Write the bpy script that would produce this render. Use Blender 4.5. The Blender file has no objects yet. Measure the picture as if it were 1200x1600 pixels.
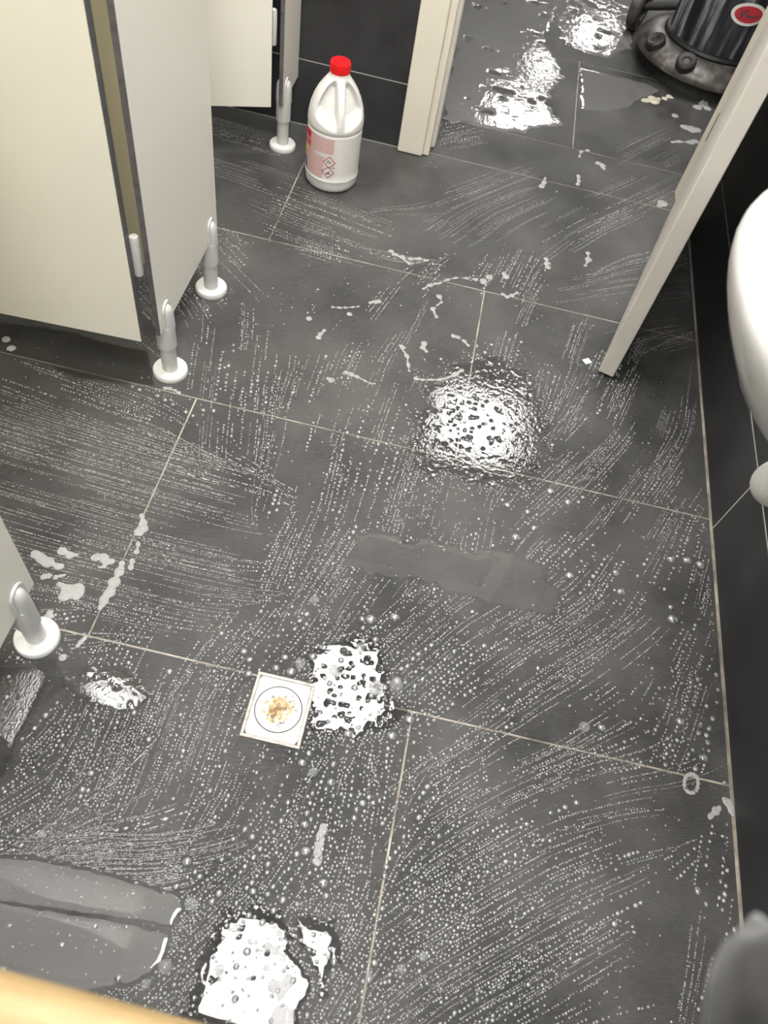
import bpy, bmesh, math, random
import numpy as np
from mathutils import Vector, Matrix
random.seed(7)
rng = np.random.default_rng(11)
scn = bpy.context.scene
COL = scn.collection

# ------------------------------------------------------------------ camera
CAM = np.array([-0.1416, -1.0793, 1.3184])
MR = np.array([[0.973401613153793, 0.18419932568243594, 0.13623475301012378],
               [-0.22901099756994212, 0.7993577318321027, 0.5555008366800686],
               [0.00657742363038168, 0.5719246672232035, -0.8202797769785711]])   # right, up, forward
FPX = 1187.16
cam = bpy.data.cameras.new('camera')
cam.sensor_fit = 'HORIZONTAL'; cam.sensor_width = 27.0; cam.lens = FPX * 27.0 / 1200.0
cam.clip_start = 0.02; cam.clip_end = 60
cam.dof.use_dof = True; cam.dof.focus_distance = 1.72; cam.dof.aperture_fstop = 5.6
camo = bpy.data.objects.new('camera', cam); COL.objects.link(camo)
camo.matrix_world = Matrix(((MR[0][0], MR[1][0], -MR[2][0], CAM[0]), (MR[0][1], MR[1][1], -MR[2][1], CAM[1]),
                            (MR[0][2], MR[1][2], -MR[2][2], CAM[2]), (0, 0, 0, 1)))
scn.camera = camo

# ------------------------------------------------------------------ world, exposure, lamps
w = bpy.data.worlds.new('world'); scn.world = w; w.use_nodes = True
w.node_tree.nodes['Background'].inputs[0].default_value = (0.9, 0.95, 1, 1)
w.node_tree.nodes['Background'].inputs[1].default_value = 0.02
scn.view_settings.view_transform = 'Standard'; scn.view_settings.look = 'None'
scn.view_settings.gamma = 1.0; scn.view_settings.use_curve_mapping = False
scn.view_settings.exposure = 1.5
cy = scn.cycles; cy.max_bounces = 6; cy.diffuse_bounces = 3; cy.glossy_bounces = 3; cy.transparent_max_bounces = 8; cy.transmission_bounces = 4
LAMP = 13.0            # radiance of the ceiling panels
CEIL = 2.5
# centre x, y, half size of each ceiling panel
PANELS = [(-0.13, -0.97, .30, 'square ceiling light panel above the camera end of the washroom'),
          (-0.17, 0.42, .31, 'square ceiling light panel in front of the middle cubicle'),
          (0.36, 2.45, .31, 'square ceiling light panel just past the doorway in the next room'),
          (0.36, 6.6, .34, 'square ceiling light panel in the middle of the next room'),
          (0.50, 7.75, .16, 'small ceiling light panel between the two farthest square ones'),
          (1.02, 8.8, .22, 'square ceiling light panel at the far end of the next room'),
          (-1.30, 0.02, .27, 'small ceiling light panel inside the nearer cubicle'),
          (-1.30, 0.86, .25, 'small ceiling light panel inside the farther cubicle'),
          (0.10, -2.5, .31, 'square ceiling light panel behind the camera')]

# ------------------------------------------------------------------ helpers
def ray(x, y): return np.array([(x - 600) / FPX, (800 - y) / FPX, 1.0]) @ MR
def atZ(x, y, z=0.0): d = ray(x, y); return CAM + d * (z - CAM[2]) / d[2]
def atD(x, y, dep): return CAM + ray(x, y) * dep
def fl(pts): return np.array([atZ(x, y)[:2] for x, y in pts])

def tag(o, label=None, cat=None, group=None, kind=None):
    if label: o['label'] = label
    if cat: o['category'] = cat
    if group: o['group'] = group
    if kind: o['kind'] = kind
    return o
def empty(name, loc=(0, 0, 0), rz=0):
    o = bpy.data.objects.new(name, None); COL.objects.link(o); o.location = loc; o.rotation_euler.z = rz
    o.empty_display_size = .05
    return o
def link(name, me, mat=None, parent=None, loc=None):
    o = bpy.data.objects.new(name, me); COL.objects.link(o)
    if mat and not me.materials: me.materials.append(mat)
    if parent: o.parent = parent
    if loc is not None: o.location = loc
    return o
class MB:
    def __init__(s): s.v = []; s.f = []
    def add(s, v, f):
        n = len(s.v); s.v += [tuple(map(float, q)) for q in v]; s.f += [tuple(n + i for i in q) for q in f]; return s
    def box(s, x0, x1, y0, y1, z0, z1, M=None):
        v = [(x, y, z) for z in (z0, z1) for y in (y0, y1) for x in (x0, x1)]
        if M is not None: v = [tuple(M @ Vector(q)) for q in v]
        return s.add(v, [(0, 2, 3, 1), (4, 5, 7, 6), (0, 1, 5, 4), (1, 3, 7, 5), (3, 2, 6, 7), (2, 0, 4, 6)])
    def lathe(s, prof, n=32, c=(0, 0), cap=True, M=None):
        v = []
        for r, z in prof:
            for k in range(n):
                a = 2 * math.pi * k / n; q = (c[0] + r * math.cos(a), c[1] + r * math.sin(a), z)
                v.append(tuple(M @ Vector(q)) if M is not None else q)
        f = [(i * n + k, i * n + (k + 1) % n, (i + 1) * n + (k + 1) % n, (i + 1) * n + k) for i in range(len(prof) - 1) for k in range(n)]
        if cap: f += [tuple(range(n - 1, -1, -1)), tuple((len(prof) - 1) * n + k for k in range(n))]
        return s.add(v, f)
    def tube(s, path, radii, n=12, flat=1.0):
        path = [Vector(p) for p in path]; rings = []
        up = Vector((0, 0, 1))
        for i, p in enumerate(path):
            t = (path[min(i + 1, len(path) - 1)] - path[max(i - 1, 0)]).normalized()
            a = t.cross(up)
            if a.length < 1e-4: a = t.cross(Vector((0, 1, 0)))
            a.normalize(); b = a.cross(t)
            r = radii[i] if hasattr(radii, '__len__') else radii
            rings.append([p + a * r * math.cos(2 * math.pi * k / n) + b * r * flat * math.sin(2 * math.pi * k / n) for k in range(n)])
        f = [(i * n + k, i * n + (k + 1) % n, (i + 1) * n + (k + 1) % n, (i + 1) * n + k) for i in range(len(path) - 1) for k in range(n)]
        f += [tuple(range(n - 1, -1, -1)), tuple((len(path) - 1) * n + k for k in range(n))]
        return s.add([q for r_ in rings for q in r_], f)
    def mesh(s, name, smooth=None, bevel=0, seg=2):
        me = bpy.data.meshes.new(name); me.from_pydata(s.v, [], s.f); me.validate()
        bm = bmesh.new(); bm.from_mesh(me)
        bmesh.ops.recalc_face_normals(bm, faces=bm.faces)
        if bevel:
            es = [e for e in bm.edges if len(e.link_faces) == 2 and e.calc_face_angle(0) > .7]
            bmesh.ops.bevel(bm, geom=es, offset=bevel, segments=seg, affect='EDGES', profile=.5)
        bm.to_mesh(me); bm.free()
        if smooth is not None:
            me.polygons.foreach_set('use_smooth', [True] * len(me.polygons))
            me.set_sharp_from_angle(angle=math.radians(smooth))
        return me
    def build(s, name, mat, parent=None, smooth=None, bevel=0, seg=2):
        return link(name, s.mesh(name, smooth, bevel, seg), mat, parent)

# ------------------------------------------------------------------ materials
def newmat(name):
    m = bpy.data.materials.new(name); m.use_nodes = True
    nt = m.node_tree; b = nt.nodes['Principled BSDF']
    return m, nt, b
def N(nt, t, **k):
    n = nt.nodes.new(t)
    for a, v in k.items():
        if a.startswith('i_'): n.inputs[a[2:].replace('_', ' ')].default_value = v
        else: setattr(n, a, v)
    return n
def ramp(nt, fac, stops):
    r = nt.nodes.new('ShaderNodeValToRGB'); cr = r.color_ramp
    while len(cr.elements) < len(stops): cr.elements.new(.5)
    for e, (p, c) in zip(cr.elements, stops):
        e.position = p; e.color = (*c, 1) if len(c) == 3 else c
    nt.links.new(fac, r.inputs[0]); return r
def coords(nt, kind='Object', scale=(1, 1, 1), rot=(0, 0, 0)):
    tc = nt.nodes.new('ShaderNodeTexCoord'); mp = nt.nodes.new('ShaderNodeMapping')
    mp.inputs['Scale'].default_value = scale; mp.inputs['Rotation'].default_value = rot
    nt.links.new(tc.outputs[kind], mp.inputs[0]); return mp.outputs[0]
def worldpos(nt, scale=(1, 1, 1), rot=(0, 0, 0)):
    g = nt.nodes.new('ShaderNodeNewGeometry'); mp = nt.nodes.new('ShaderNodeMapping')
    mp.inputs['Scale'].default_value = scale; mp.inputs['Rotation'].default_value = rot
    nt.links.new(g.outputs['Position'], mp.inputs[0]); return mp.outputs[0]
def noise(nt, vec, scale, detail=4, rough=.5):
    n = N(nt, 'ShaderNodeTexNoise'); n.inputs['Scale'].default_value = scale
    n.inputs['Detail'].default_value = detail; n.inputs['Roughness'].default_value = rough
    nt.links.new(vec, n.inputs['Vector']); return n.outputs['Fac']
def bump(nt, h, strength, dist, prev=None):
    b = N(nt, 'ShaderNodeBump'); b.inputs['Strength'].default_value = strength; b.inputs['Distance'].default_value = dist
    nt.links.new(h, b.inputs['Height'])
    if prev is not None: nt.links.new(prev, b.inputs['Normal'])
    return b.outputs[0]
def plain(name, col, rough=.4, var=.06, scale=14, metal=0, bmp=0, spec=.5, coat=0):
    m, nt, b = newmat(name)
    n = noise(nt, coords(nt), scale, 5, .6)
    lo = tuple(c * (1 - var) for c in col); hi = tuple(min(1, c * (1 + var)) for c in col)
    r = ramp(nt, n, [(.3, lo), (.7, hi)])
    nt.links.new(r.outputs[0], b.inputs['Base Color'])
    b.inputs['Roughness'].default_value = rough; b.inputs['Metallic'].default_value = metal
    b.inputs['Specular IOR Level'].default_value = spec; b.inputs['Coat Weight'].default_value = coat
    if bmp: nt.links.new(bump(nt, n, bmp, .001), b.inputs['Normal'])
    return m

def slate_mat(name, lo, hi, rough, coat, coat_r, grain):
    m, nt, b = newmat(name)
    p1 = worldpos(nt, (7, 60, 60)); p0 = worldpos(nt)
    fine = noise(nt, p1, 9, 3, .65)
    big = noise(nt, p0, 3.2, 4, .62)
    mx = N(nt, 'ShaderNodeMath', operation='MULTIPLY_ADD'); mx.inputs[1].default_value = .35
    nt.links.new(fine, mx.inputs[0]); nt.links.new(big, mx.inputs[2])
    r = ramp(nt, mx.outputs[0], [(.50, lo), (.84, hi)])
    nt.links.new(r.outputs[0], b.inputs['Base Color'])
    rr = ramp(nt, big, [(.35, (rough - .1,) * 3), (.65, (rough + .1,) * 3)])
    nt.links.new(rr.outputs[0], b.inputs['Roughness'])
    nb = bump(nt, fine, grain, .0022)
    nt.links.new(nb, b.inputs['Normal'])
    b.inputs['Coat Weight'].default_value = coat; b.inputs['Coat Roughness'].default_value = coat_r
    b.inputs['Coat IOR'].default_value = 1.33
    if coat:
        drop = noise(nt, p0, 260, 1, .5)
        nb2 = bump(nt, drop, .35, .0006, nb)
        nt.links.new(nb2, b.inputs['Coat Normal'])
    return m
M_TILE = slate_mat('wet_slate_floor_tile', (.0085, .0085, .009), (.088, .0855, .082), .38, .6, .10, 1.0)
M_WTILE = slate_mat('black_wall_tile', (.020, .020, .022), (.052, .052, .056), .38, 0, .1, .25)

def grout_mat(name, clean, dirty, bias):
    m, nt, b = newmat(name)
    n = noise(nt, worldpos(nt), 9, 6, .7)
    r = ramp(nt, n, [(bias - .12, clean), (bias + .16, dirty)])
    nt.links.new(r.outputs[0], b.inputs['Base Color']); b.inputs['Roughness'].default_value = .55
    nt.links.new(bump(nt, noise(nt, worldpos(nt), 300, 2), .4, .0005), b.inputs['Normal'])
    return m
M_GROUT = grout_mat('dirty_floor_grout', (.46, .42, .35), (.13, .10, .08), .49)
M_WGROUT = grout_mat('pale_wall_grout', (.66, .65, .62), (.50, .48, .44), .60)

M_LAM = plain('cream_laminate', (.86, .835, .745), .38, .015, 3)
M_LAMCORE = plain('dark_laminate_core', (.13, .12, .125), .5, .3, 60)
M_PART = plain('yellowish_partition_laminate', (.88, .81, .58), .42, .02, 3)
M_FOOT = plain('grey_white_nylon', (.62, .62, .60), .32, .03, 30)
M_DISC = plain('white_nylon_disc', (.74, .74, .71), .35, .03, 30)
M_DOOR = plain('greyish_white_door_paint', (.70, .665, .60), .42, .03, 10, bmp=.05)
M_FRAME = plain('cream_door_frame_paint', (.76, .71, .60), .45, .03, 8, bmp=.05)
M_CEIL = plain('white_ceiling_board', (.80, .80, .78), .8, .02, 20)
M_PLAST = plain('grey_wall_plaster', (.52, .52, .50), .8, .03, 8)
M_CERAM = plain('white_sink_ceramic', (.76, .745, .715), .10, .01, 6, coat=.4)
M_HOSE = plain('white_ribbed_hose_plastic', (.74, .73, .70), .3, .03, 20)
M_BOTTLE = plain('milky_white_bottle_plastic', (.80, .78, .75), .42, .015, 9)
M_CAP = plain('red_cap_plastic', (.82, .012, .016), .32, .04, 30)
M_RED = plain('red_print', (.55, .04, .06), .4, .05, 30)
M_INK = plain('dark_print', (.09, .08, .09), .4, .05, 30)
M_WHITEP = plain('white_print', (.82, .80, .78), .4, .02, 30)
M_PAPER = plain('white_paper', (.85, .84, .80), .7, .03, 80)
M_RUBBER = plain('black_rubber', (.022, .021, .021), .5, .3, 30, bmp=.2)
M_BRISTLE = plain('black_brush_bristle', (.010, .010, .010), .55, .4, 60)

def steel_mat():
    m, nt, b = newmat('stained_steel_drain_cover')
    c = coords(nt); d = N(nt, 'ShaderNodeVectorMath', operation='LENGTH'); nt.links.new(c, d.inputs[0])
    n = noise(nt, c, 110, 4, .7)
    s = N(nt, 'ShaderNodeMath', operation='MULTIPLY_ADD'); s.inputs[1].default_value = 10.0
    nt.links.new(d.outputs['Value'], s.inputs[0]); nt.links.new(n, s.inputs[2])
    r = ramp(nt, s.outputs[0], [(.52, (.16, .085, .025)), (.66, (.34, .25, .13)), (.82, (.50, .49, .47))])
    nt.links.new(r.outputs[0], b.inputs['Base Color'])
    b.inputs['Metallic'].default_value = .45; b.inputs['Roughness'].default_value = .48
    nt.links.new(bump(nt, n, .2, .0004), b.inputs['Normal'])
    return m
M_STEEL = steel_mat()
M_STEELF = plain('dirty_steel_frame', (.30, .27, .24), .42, .4, 60, metal=.5, bmp=.5)

def film_mat(name, ripple, milk_sheen, tint=.78, rscale=90):
    m, nt, b = newmat(name)
    nt.nodes.remove(b); out = nt.nodes['Material Output']
    tr = N(nt, 'ShaderNodeBsdfTransparent'); tr.inputs[0].default_value = (tint, tint, tint * .99, 1)
    gl = N(nt, 'ShaderNodeBsdfGlossy'); gl.inputs['Roughness'].default_value = .015
    df = N(nt, 'ShaderNodeBsdfDiffuse'); df.inputs[0].default_value = (.62, .61, .60, 1)
    fr = N(nt, 'ShaderNodeFresnel'); fr.inputs[0].default_value = 1.36
    if ripple:
        nb = bump(nt, noise(nt, worldpos(nt, (1.5, .75, 1)), rscale, 3, .55), ripple, .004)
        nt.links.new(nb, gl.inputs['Normal']); nt.links.new(nb, fr.inputs['Normal'])
    m1 = N(nt, 'ShaderNodeMixShader'); m1.inputs[0].default_value = milk_sheen  # diffuse grey mix: soap milkiness plus painted-in ceiling reflection
    nt.links.new(tr.outputs[0], m1.inputs[1]); nt.links.new(df.outputs[0], m1.inputs[2])
    m2 = N(nt, 'ShaderNodeMixShader')
    sc = N(nt, 'ShaderNodeMath', operation='MULTIPLY'); sc.inputs[1].default_value = 1.6
    nt.links.new(fr.outputs[0], sc.inputs[0]); nt.links.new(sc.outputs[0], m2.inputs[0])
    nt.links.new(m1.outputs[0], m2.inputs[1]); nt.links.new(gl.outputs[0], m2.inputs[2])
    nt.links.new(m2.outputs[0], out.inputs[0])
    return m
M_FILM = film_mat('still_soapy_water', 0, .0)
M_MILK_SHEEN = film_mat('milky_water_with_painted_sheen', 0, .22)  # cloudy soap, its grey raised to stand in for the reflected ceiling
M_HAZE = film_mat('thin_soapy_haze', 0, .08, .97)
M_RIP = film_mat('rippled_soapy_water', .055, 0.0, .9, rscale=150)
M_SLOSH = film_mat('sloshed_soapy_water', .20, .26, rscale=36)

def bubble_mat(name, col, alpha, rough, bmp=0, spread=0):
    m, nt, b = newmat(name)
    b.inputs['Base Color'].default_value = (*col, 1); b.inputs['Roughness'].default_value = rough
    b.inputs['Alpha'].default_value = alpha; b.inputs['IOR'].default_value = 1.4
    n = noise(nt, worldpos(nt), 350, 3, .6); n2 = noise(nt, worldpos(nt), 130, 2, .6) if spread else n
    r = ramp(nt, n2, [(.3, tuple(c * (.8 - spread) for c in col)), (.7, tuple(min(1, c * (1.1 + spread)) for c in col))])
    nt.links.new(r.outputs[0], b.inputs['Base Color'])
    if bmp: nt.links.new(bump(nt, n, bmp, .002), b.inputs['Normal'])
    return m
M_BEAD = bubble_mat('soap_bead_film', (.24, .24, .238), 1.0, .20, 0, .5)
M_FBEAD = bubble_mat('fine_soap_bead_film', (.42, .42, .41), 1.0, .2, 0, .3)
M_BEAD.node_tree.nodes['Principled BSDF'].inputs['IOR'].default_value = 2.3
M_BIGB = bubble_mat('large_clear_bubble_film', (.60, .60, .60), .30, .05)
M_FOAM = bubble_mat('white_soap_foam', (.46, .452, .44), .86, .28, .8)
M_FOAMY = bubble_mat('yellowish_soap_foam', (.60, .56, .45), .95, .45, .35)
M_DIRTY = bubble_mat('dirty_pinkish_scum', (.36, .31, .28), .45, .4, .4)

def wood_mat():
    m, nt, b = newmat('pale_pine_wood')
    c = coords(nt, 'Object', (6, 6, 1.0))
    wv = N(nt, 'ShaderNodeTexNoise'); wv.inputs['Scale'].default_value = 9; wv.inputs['Detail'].default_value = 5
    wv.inputs['Distortion'].default_value = 1.2; nt.links.new(c, wv.inputs['Vector'])
    r = ramp(nt, wv.outputs['Fac'], [(.3, (.40, .27, .12)), (.5, (.45, .32, .155)), (.72, (.34, .19, .065))])
    nt.links.new(r.outputs[0], b.inputs['Base Color']); b.inputs['Roughness'].default_value = .45
    return m
M_WOOD = wood_mat()

def body_mat():   # black drum streaked with dried foam
    m, nt, b = newmat('black_drum_with_dried_foam_streaks')
    n = noise(nt, coords(nt, 'Object', (16, 16, 1.4)), 1.6, 6, .65)
    r = ramp(nt, n, [(.42, (.010, .011, .014)), (.52, (.045, .047, .055)), (.64, (.34, .34, .37))])
    nt.links.new(r.outputs[0], b.inputs['Base Color']); b.inputs['Roughness'].default_value = .33
    return m
M_DRUM = body_mat()
def skirt_mat():
    m, nt, b = newmat('worn_grey_rubber_skirt')
    n = noise(nt, coords(nt), 16, 6, .65)
    r = ramp(nt, n, [(.35, (.028, .025, .023)), (.55, (.095, .085, .078)), (.72, (.26, .24, .21))])
    nt.links.new(r.outputs[0], b.inputs['Base Color']); b.inputs['Roughness'].default_value = .4
    nt.links.new(bump(nt, n, .3, .002), b.inputs['Normal'])
    return m
M_SKIRT = skirt_mat()
def fabric_mat():
    m, nt, b = newmat('dark_grey_sleeve_fabric')
    n = noise(nt, coords(nt), 30, 5, .6)
    r = ramp(nt, n, [(.35, (.014, .014, .014)), (.65, (.034, .033, .033))])
    nt.links.new(r.outputs[0], b.inputs['Base Color']); b.inputs['Roughness'].default_value = .42
    b.inputs['Sheen Weight'].default_value = .3
    return m
M_DARKF = fabric_mat()

# ------------------------------------------------------------------ lamps (real ceiling panels)
def emit_mat():
    m, nt, b = newmat('lit_panel_diffuser')
    b.inputs['Base Color'].default_value = (.9, .9, .9, 1)
    b.inputs['Emission Color'].default_value = (1, .985, .955, 1); b.inputs['Emission Strength'].default_value = LAMP
    return m
M_EMIT = emit_mat()
M_PFRAME = plain('white_panel_frame', (.8, .8, .8), .5, .01, 10)
for x, y, h, lab in PANELS:
    e = empty('ceiling_light', (x, y, CEIL)); tag(e, lab, 'ceiling light', 'ceiling light panels')
    mb = MB(); t = .018
    for a in ((-h, h, -h, -h + t), (-h, h, h - t, h), (-h, -h + t, -h + t, h - t), (h - t, h, -h + t, h - t)):
        mb.box(*a, -.014, 0)
    mb.build('frame', M_PFRAME, e)
    MB().box(-h + t, h - t, -h + t, h - t, -.010, -.002).build('diffuser', M_EMIT, e)

# ------------------------------------------------------------------ room shell
XW = .5935        # right wall tile face
YB = 1.213        # tile face of the wall with the doorway
YB2 = 1.335       # its far side
XL, YF = -2.05, -3.2
YFAR = 10.2; XFL, XFR = -2.6, 3.0
DX0, DX1, DZ = -.262, .562, 2.06        # doorway opening
def struct(o, label=None):
    o['kind'] = 'structure'
    if label: o['label'] = label
    return o
floor = struct(MB().box(XFL - .1, XFR + .1, YF - .1, YFAR + .1, -.08, -.0013).build('floor', M_GROUT), 'dark slate tile floor covered in soapy scrub marks')
G = .0018         # half joint
def ftile(x0, x1, y0, y1, cache={}):
    lx, ly = round(x1 - x0, 4), round(y1 - y0, 4)
    if (lx, ly) not in cache:
        cache[lx, ly] = MB().box(G, lx - G, G, ly - G, -.012, 0).mesh('tile', bevel=.0008, seg=1)
    link('tile', cache[lx, ly], M_TILE, floor, (x0, y0, 0))
def frow(y0, y1, off, xmin, xmax):
    x = off - 1.2 * math.ceil((off - xmin) / 1.2)
    while x < xmax - .01:
        a, b_ = max(x, xmin), min(x + 1.2, xmax)
        if b_ - a > .03: ftile(a, b_, y0, y1)
        x += 1.2
y = 1.227; k = 0
while y > YF + .05:       # washroom rows
    frow(max(y - .6, YF), y, (-.6 if k % 2 == 0 else 0.0), XL, XW - .002); y -= .6; k += 1
frow(1.227, 1.455, .9, XFL, XFR)
y = 1.455; k = 0
while y < YFAR - .05:
    frow(y, min(y + .63, YFAR), (.21 if k % 2 == 0 else -.39), XFL, XFR); y += .63; k += 1

def wall(name, boxes, mat, lab=None):
    mb = MB()
    for q in boxes: mb.box(*q)
    return struct(mb.build(name, mat), lab)
TT = .009
w_right = wall('wall_right', [(XW + .0012, XW + .12, YF, YB, 0, CEIL)], M_WGROUT, 'black tiled wall with pale grout on the right')
w_back = wall('wall_back', [(XL, DX0, YB + .0012, YB2, 0, CEIL), (DX1, XW + .12, YB + .0012, YB2, 0, CEIL), (DX0, DX1, YB + .0012, YB2, DZ, CEIL)], M_WGROUT, 'black tiled wall behind the white bottle')
w_left = wall('wall_left', [(XL - .12, XL, YF, YB2, 0, CEIL)], M_WTILE)
w_front = wall('wall_front', [(XL - .12, XW + .12, YF - .12, YF, 0, CEIL)], M_PLAST)
wall('wall_far', [(XFL, XFR, YFAR, YFAR + .1, 0, CEIL)], M_PLAST)
wall('wall_far_left', [(XFL - .1, XFL, YB2, YFAR, 0, CEIL)], M_PLAST)
wall('wall_far_right', [(XFR, XFR + .1, YB2, YFAR, 0, CEIL)], M_PLAST)
wall('wall_near_far_side', [(XFL, XL - .12, YB2 - .1, YB2, 0, CEIL), (XW + .12, XFR, YB2 - .1, YB2, 0, CEIL)], M_PLAST)
struct(MB().box(XFL - .1, XFR + .1, YF - .12, YFAR + .1, CEIL + .001, CEIL + .08).build('ceiling', M_CEIL))
ROWS = [(.002, .195), (.195, .795), (.795, 1.395), (1.395, 1.995), (1.995, CEIL)]
cache = {}
def wtile_right(y0, y1, z0, z1):
    k = (round(y1 - y0, 3), round(z1 - z0, 3), 'r')
    if k not in cache: cache[k] = MB().box(0, TT, .0024, k[0] - .0024, .0024, k[1] - .0024).mesh('tile', bevel=.0006, seg=1)
    link('tile', cache[k], M_WTILE, w_right, (XW, y0, z0))
for z0, z1 in ROWS:
    y = 1.2
    while y > YF:
        y0 = max(y - 1.2, YF); wtile_right(y0, y if y < 1.19 else YB - .001, z0, z1) if y0 < y - .05 else None; y -= 1.2
def wtile_back(x0, x1, z0, z1):
    k = (round(x1 - x0, 3), round(z1 - z0, 3), 'b')
    if k not in cache: cache[k] = MB().box(.0024, k[0] - .0024, 0, TT, .0014, k[1] - .0014).mesh('tile', bevel=.0006, seg=1)
    link('tile', cache[k], M_WTILE, w_back, (x0, YB, z0))
for z0, z1 in ROWS:
    wtile_back(XL, -1.2, z0, z1); wtile_back(-1.2, DX0, z0, z1)
wtile_back(DX0, DX1, DZ, CEIL)

# door frame (left jamb with casing, head, right jamb)
tr = empty('trim_1'); struct(tr, 'cream painted door frame beside the bottle')
mb = MB()
mb.box(-.345, -.266, 1.190, YB, 0.002, DZ + .08); mb.box(DX1 - .012, XW - .001, 1.192, YB, 0.002, DZ + .08); mb.box(-.266, DX1 - .012, 1.190, YB, DZ, DZ + .08)
mb.build('casing', M_FRAME, tr, bevel=.004)
mb = MB(); mb.box(-.266, -.246, 1.204, YB2 - .065, 0.002, DZ); mb.box(DX1 - .008, DX1, 1.204, YB2, .002, DZ); mb.box(-.246, DX1 - .008, 1.204, YB2, DZ - .02, DZ)
mb.build('jamb', M_FRAME, tr, bevel=.002)
mb = MB(); mb.box(-.258, -.234, YB2 - .085, YB2 - .02, 0.004, DZ - .02)
mb.build('door_stop', M_DOOR, tr, bevel=.006)

# room door, swung open into the washroom
dlow = np.array([.318, .410]); hinge = np.array([.527, 1.184])
L = float(np.linalg.norm(hinge - dlow)); ang = math.atan2(hinge[1] - dlow[1], hinge[0] - dlow[0])
d1 = empty('door_1', (dlow[0], dlow[1], 0), ang); struct(d1, 'off-white room door swung open towards the sink')
MB().box(0, L, -.040, 0, .009, 2.04).build('leaf', M_DOOR, d1, bevel=.0025)
mb = MB(); mb.lathe([(.0, 0), (.024, 0), (.026, .006), (.012, .010), (.010, .045)], 20, M=Matrix.Translation((.06, 0, 1.03)) @ Matrix.Rotation(-math.pi / 2, 4, 'X'), cap=False)
mb.tube([(.06, .042, 1.03), (.12, .045, 1.03), (.18, .044, 1.03)], .009, 10); mb.build('handle', M_STEELF, d1, smooth=50)
for z in (.25, 1.05, 1.8): MB().lathe([(.007, z), (.007, z + .08)], 12, (L + .002, -.004)).build('hinge', M_STEELF, d1, smooth=40)

# ------------------------------------------------------------------ cubicles
XP = -.674        # front panels: outer face
TH = .013
def laminate(parent, name, x0, x1, y0, y1, z0, z1, facing):
    """compact laminate: cream faces, dark core edges"""
    mb = MB().box(x0, x1, y0, y1, z0, z1); me = mb.mesh(name, bevel=.0012, seg=1)
    me.materials.append(M_LAM); me.materials.append(M_LAMCORE)
    for p in me.polygons:
        n = p.normal
        p.material_index = 0 if abs(n[facing]) > .9 else 1
    o = link(name, me, None, parent); return o
def pedestal(parent, x, y, zb=.145):
    r0 = MB().lathe([(.0388, 0), (.0392, .003), (.0392, .009), (.037, .0125), (.019, .0135), (.0, .0135)], 36, cap=False).build('pedestal', M_DISC, parent, smooth=40)
    r0.location = (x, y, .0005)
    MB().lathe([(.0176, .012), (.0172, zb - .060)], 28).build('lower_tube', M_FOOT, r0, smooth=40)
    mb = MB(); mb.lathe([(.0175, zb - .062), (.0212, zb - .061), (.0214, zb - .03), (.0214, zb - .004), (.0205, zb)], 28); mb.build('sleeve', M_FOOT, r0, smooth=40)
    for sgn, nm in ((1, 'front_clip'), (-1, 'rear_clip')):       # arched plates gripping the panel, each with a raised half-round rib
        def arch(hw, z0, ztop, d0, d1, n=14):
            zc = ztop - hw; pr_ = [(-hw, z0)] + [(hw * -math.cos(math.pi * k / n), zc + hw * math.sin(math.pi * k / n)) for k in range(n + 1)] + [(hw, z0)]
            m_ = len(pr_); va = [(sgn * d0, a, b_) for a, b_ in pr_] + [(sgn * d1, a * .93, b_ if b_ < zc else zc + (b_ - zc) * .93) for a, b_ in pr_]
            return va, [tuple(range(m_)), tuple(range(2 * m_ - 1, m_ - 1, -1))] + [(k, (k + 1) % m_, m_ + (k + 1) % m_, m_ + k) for k in range(m_)]
        mb = MB(); mb.add(*arch(.0205, zb - .012, zb + .062, TH / 2 + .0004, TH / 2 + .0042)); c = mb.build(nm, M_FOOT, r0, smooth=40)
        rows = []; n = 12
        for zz, rr in ((zb - .006, .0150), (zb + .030, .0140), (zb + .042, .0125), (zb + .050, .0085), (zb + .054, .0025)):
            rows.append([(sgn * (TH / 2 + .004 + .85 * rr * math.sin(math.pi * k / n)), rr * math.cos(math.pi * k / n), zz) for k in range(n + 1)])
        mb = MB(); mb.add([q for r_ in rows for q in r_], [(i * (n + 1) + k, i * (n + 1) + k + 1, (i + 1) * (n + 1) + k + 1, (i + 1) * (n + 1) + k) for i in range(len(rows) - 1) for k in range(n)] + [tuple(range(n + 1)), tuple((len(rows) - 1) * (n + 1) + k for k in range(n + 1))])
        mb.build(nm.replace('clip', 'rib'), M_FOOT, r0, smooth=60)
    return r0
ZP = .145
def front_panel(y0, y1, feet, lab, zb=ZP):
    e = empty('cubicle_front_panel', (XP - TH / 2, (y0 + y1) / 2, 0)); tag(e, lab, 'cubicle panel', 'fixed cubicle front panels')
    cy = (y0 + y1) / 2
    laminate(e, 'panel', -.0052, TH / 2, y0 - cy, y1 - cy, zb, 2.02, 0)
    for fy in feet: pedestal(e, 0, fy - cy, zb)
front_panel(.046, .432, (.086, .383), 'narrow cream cubicle front panel on two pedestal feet, between the two open doors')
front_panel(1.030, YB - .003, (1.070,), 'cream cubicle front panel against the black tiled wall by the bottle')
front_panel(-.945, -.556, (-.600, -.905), 'cream cubicle front panel cut by the left edge of the photo', .132)
rail = MB().box(XP - .035, XP + .012, -3.15, YB - .004, 2.022, 2.06).build('cubicle_top_rail', M_FOOT, bevel=.003)
tag(rail, 'grey rail running along the top of the cubicle fronts', 'rail')
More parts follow.
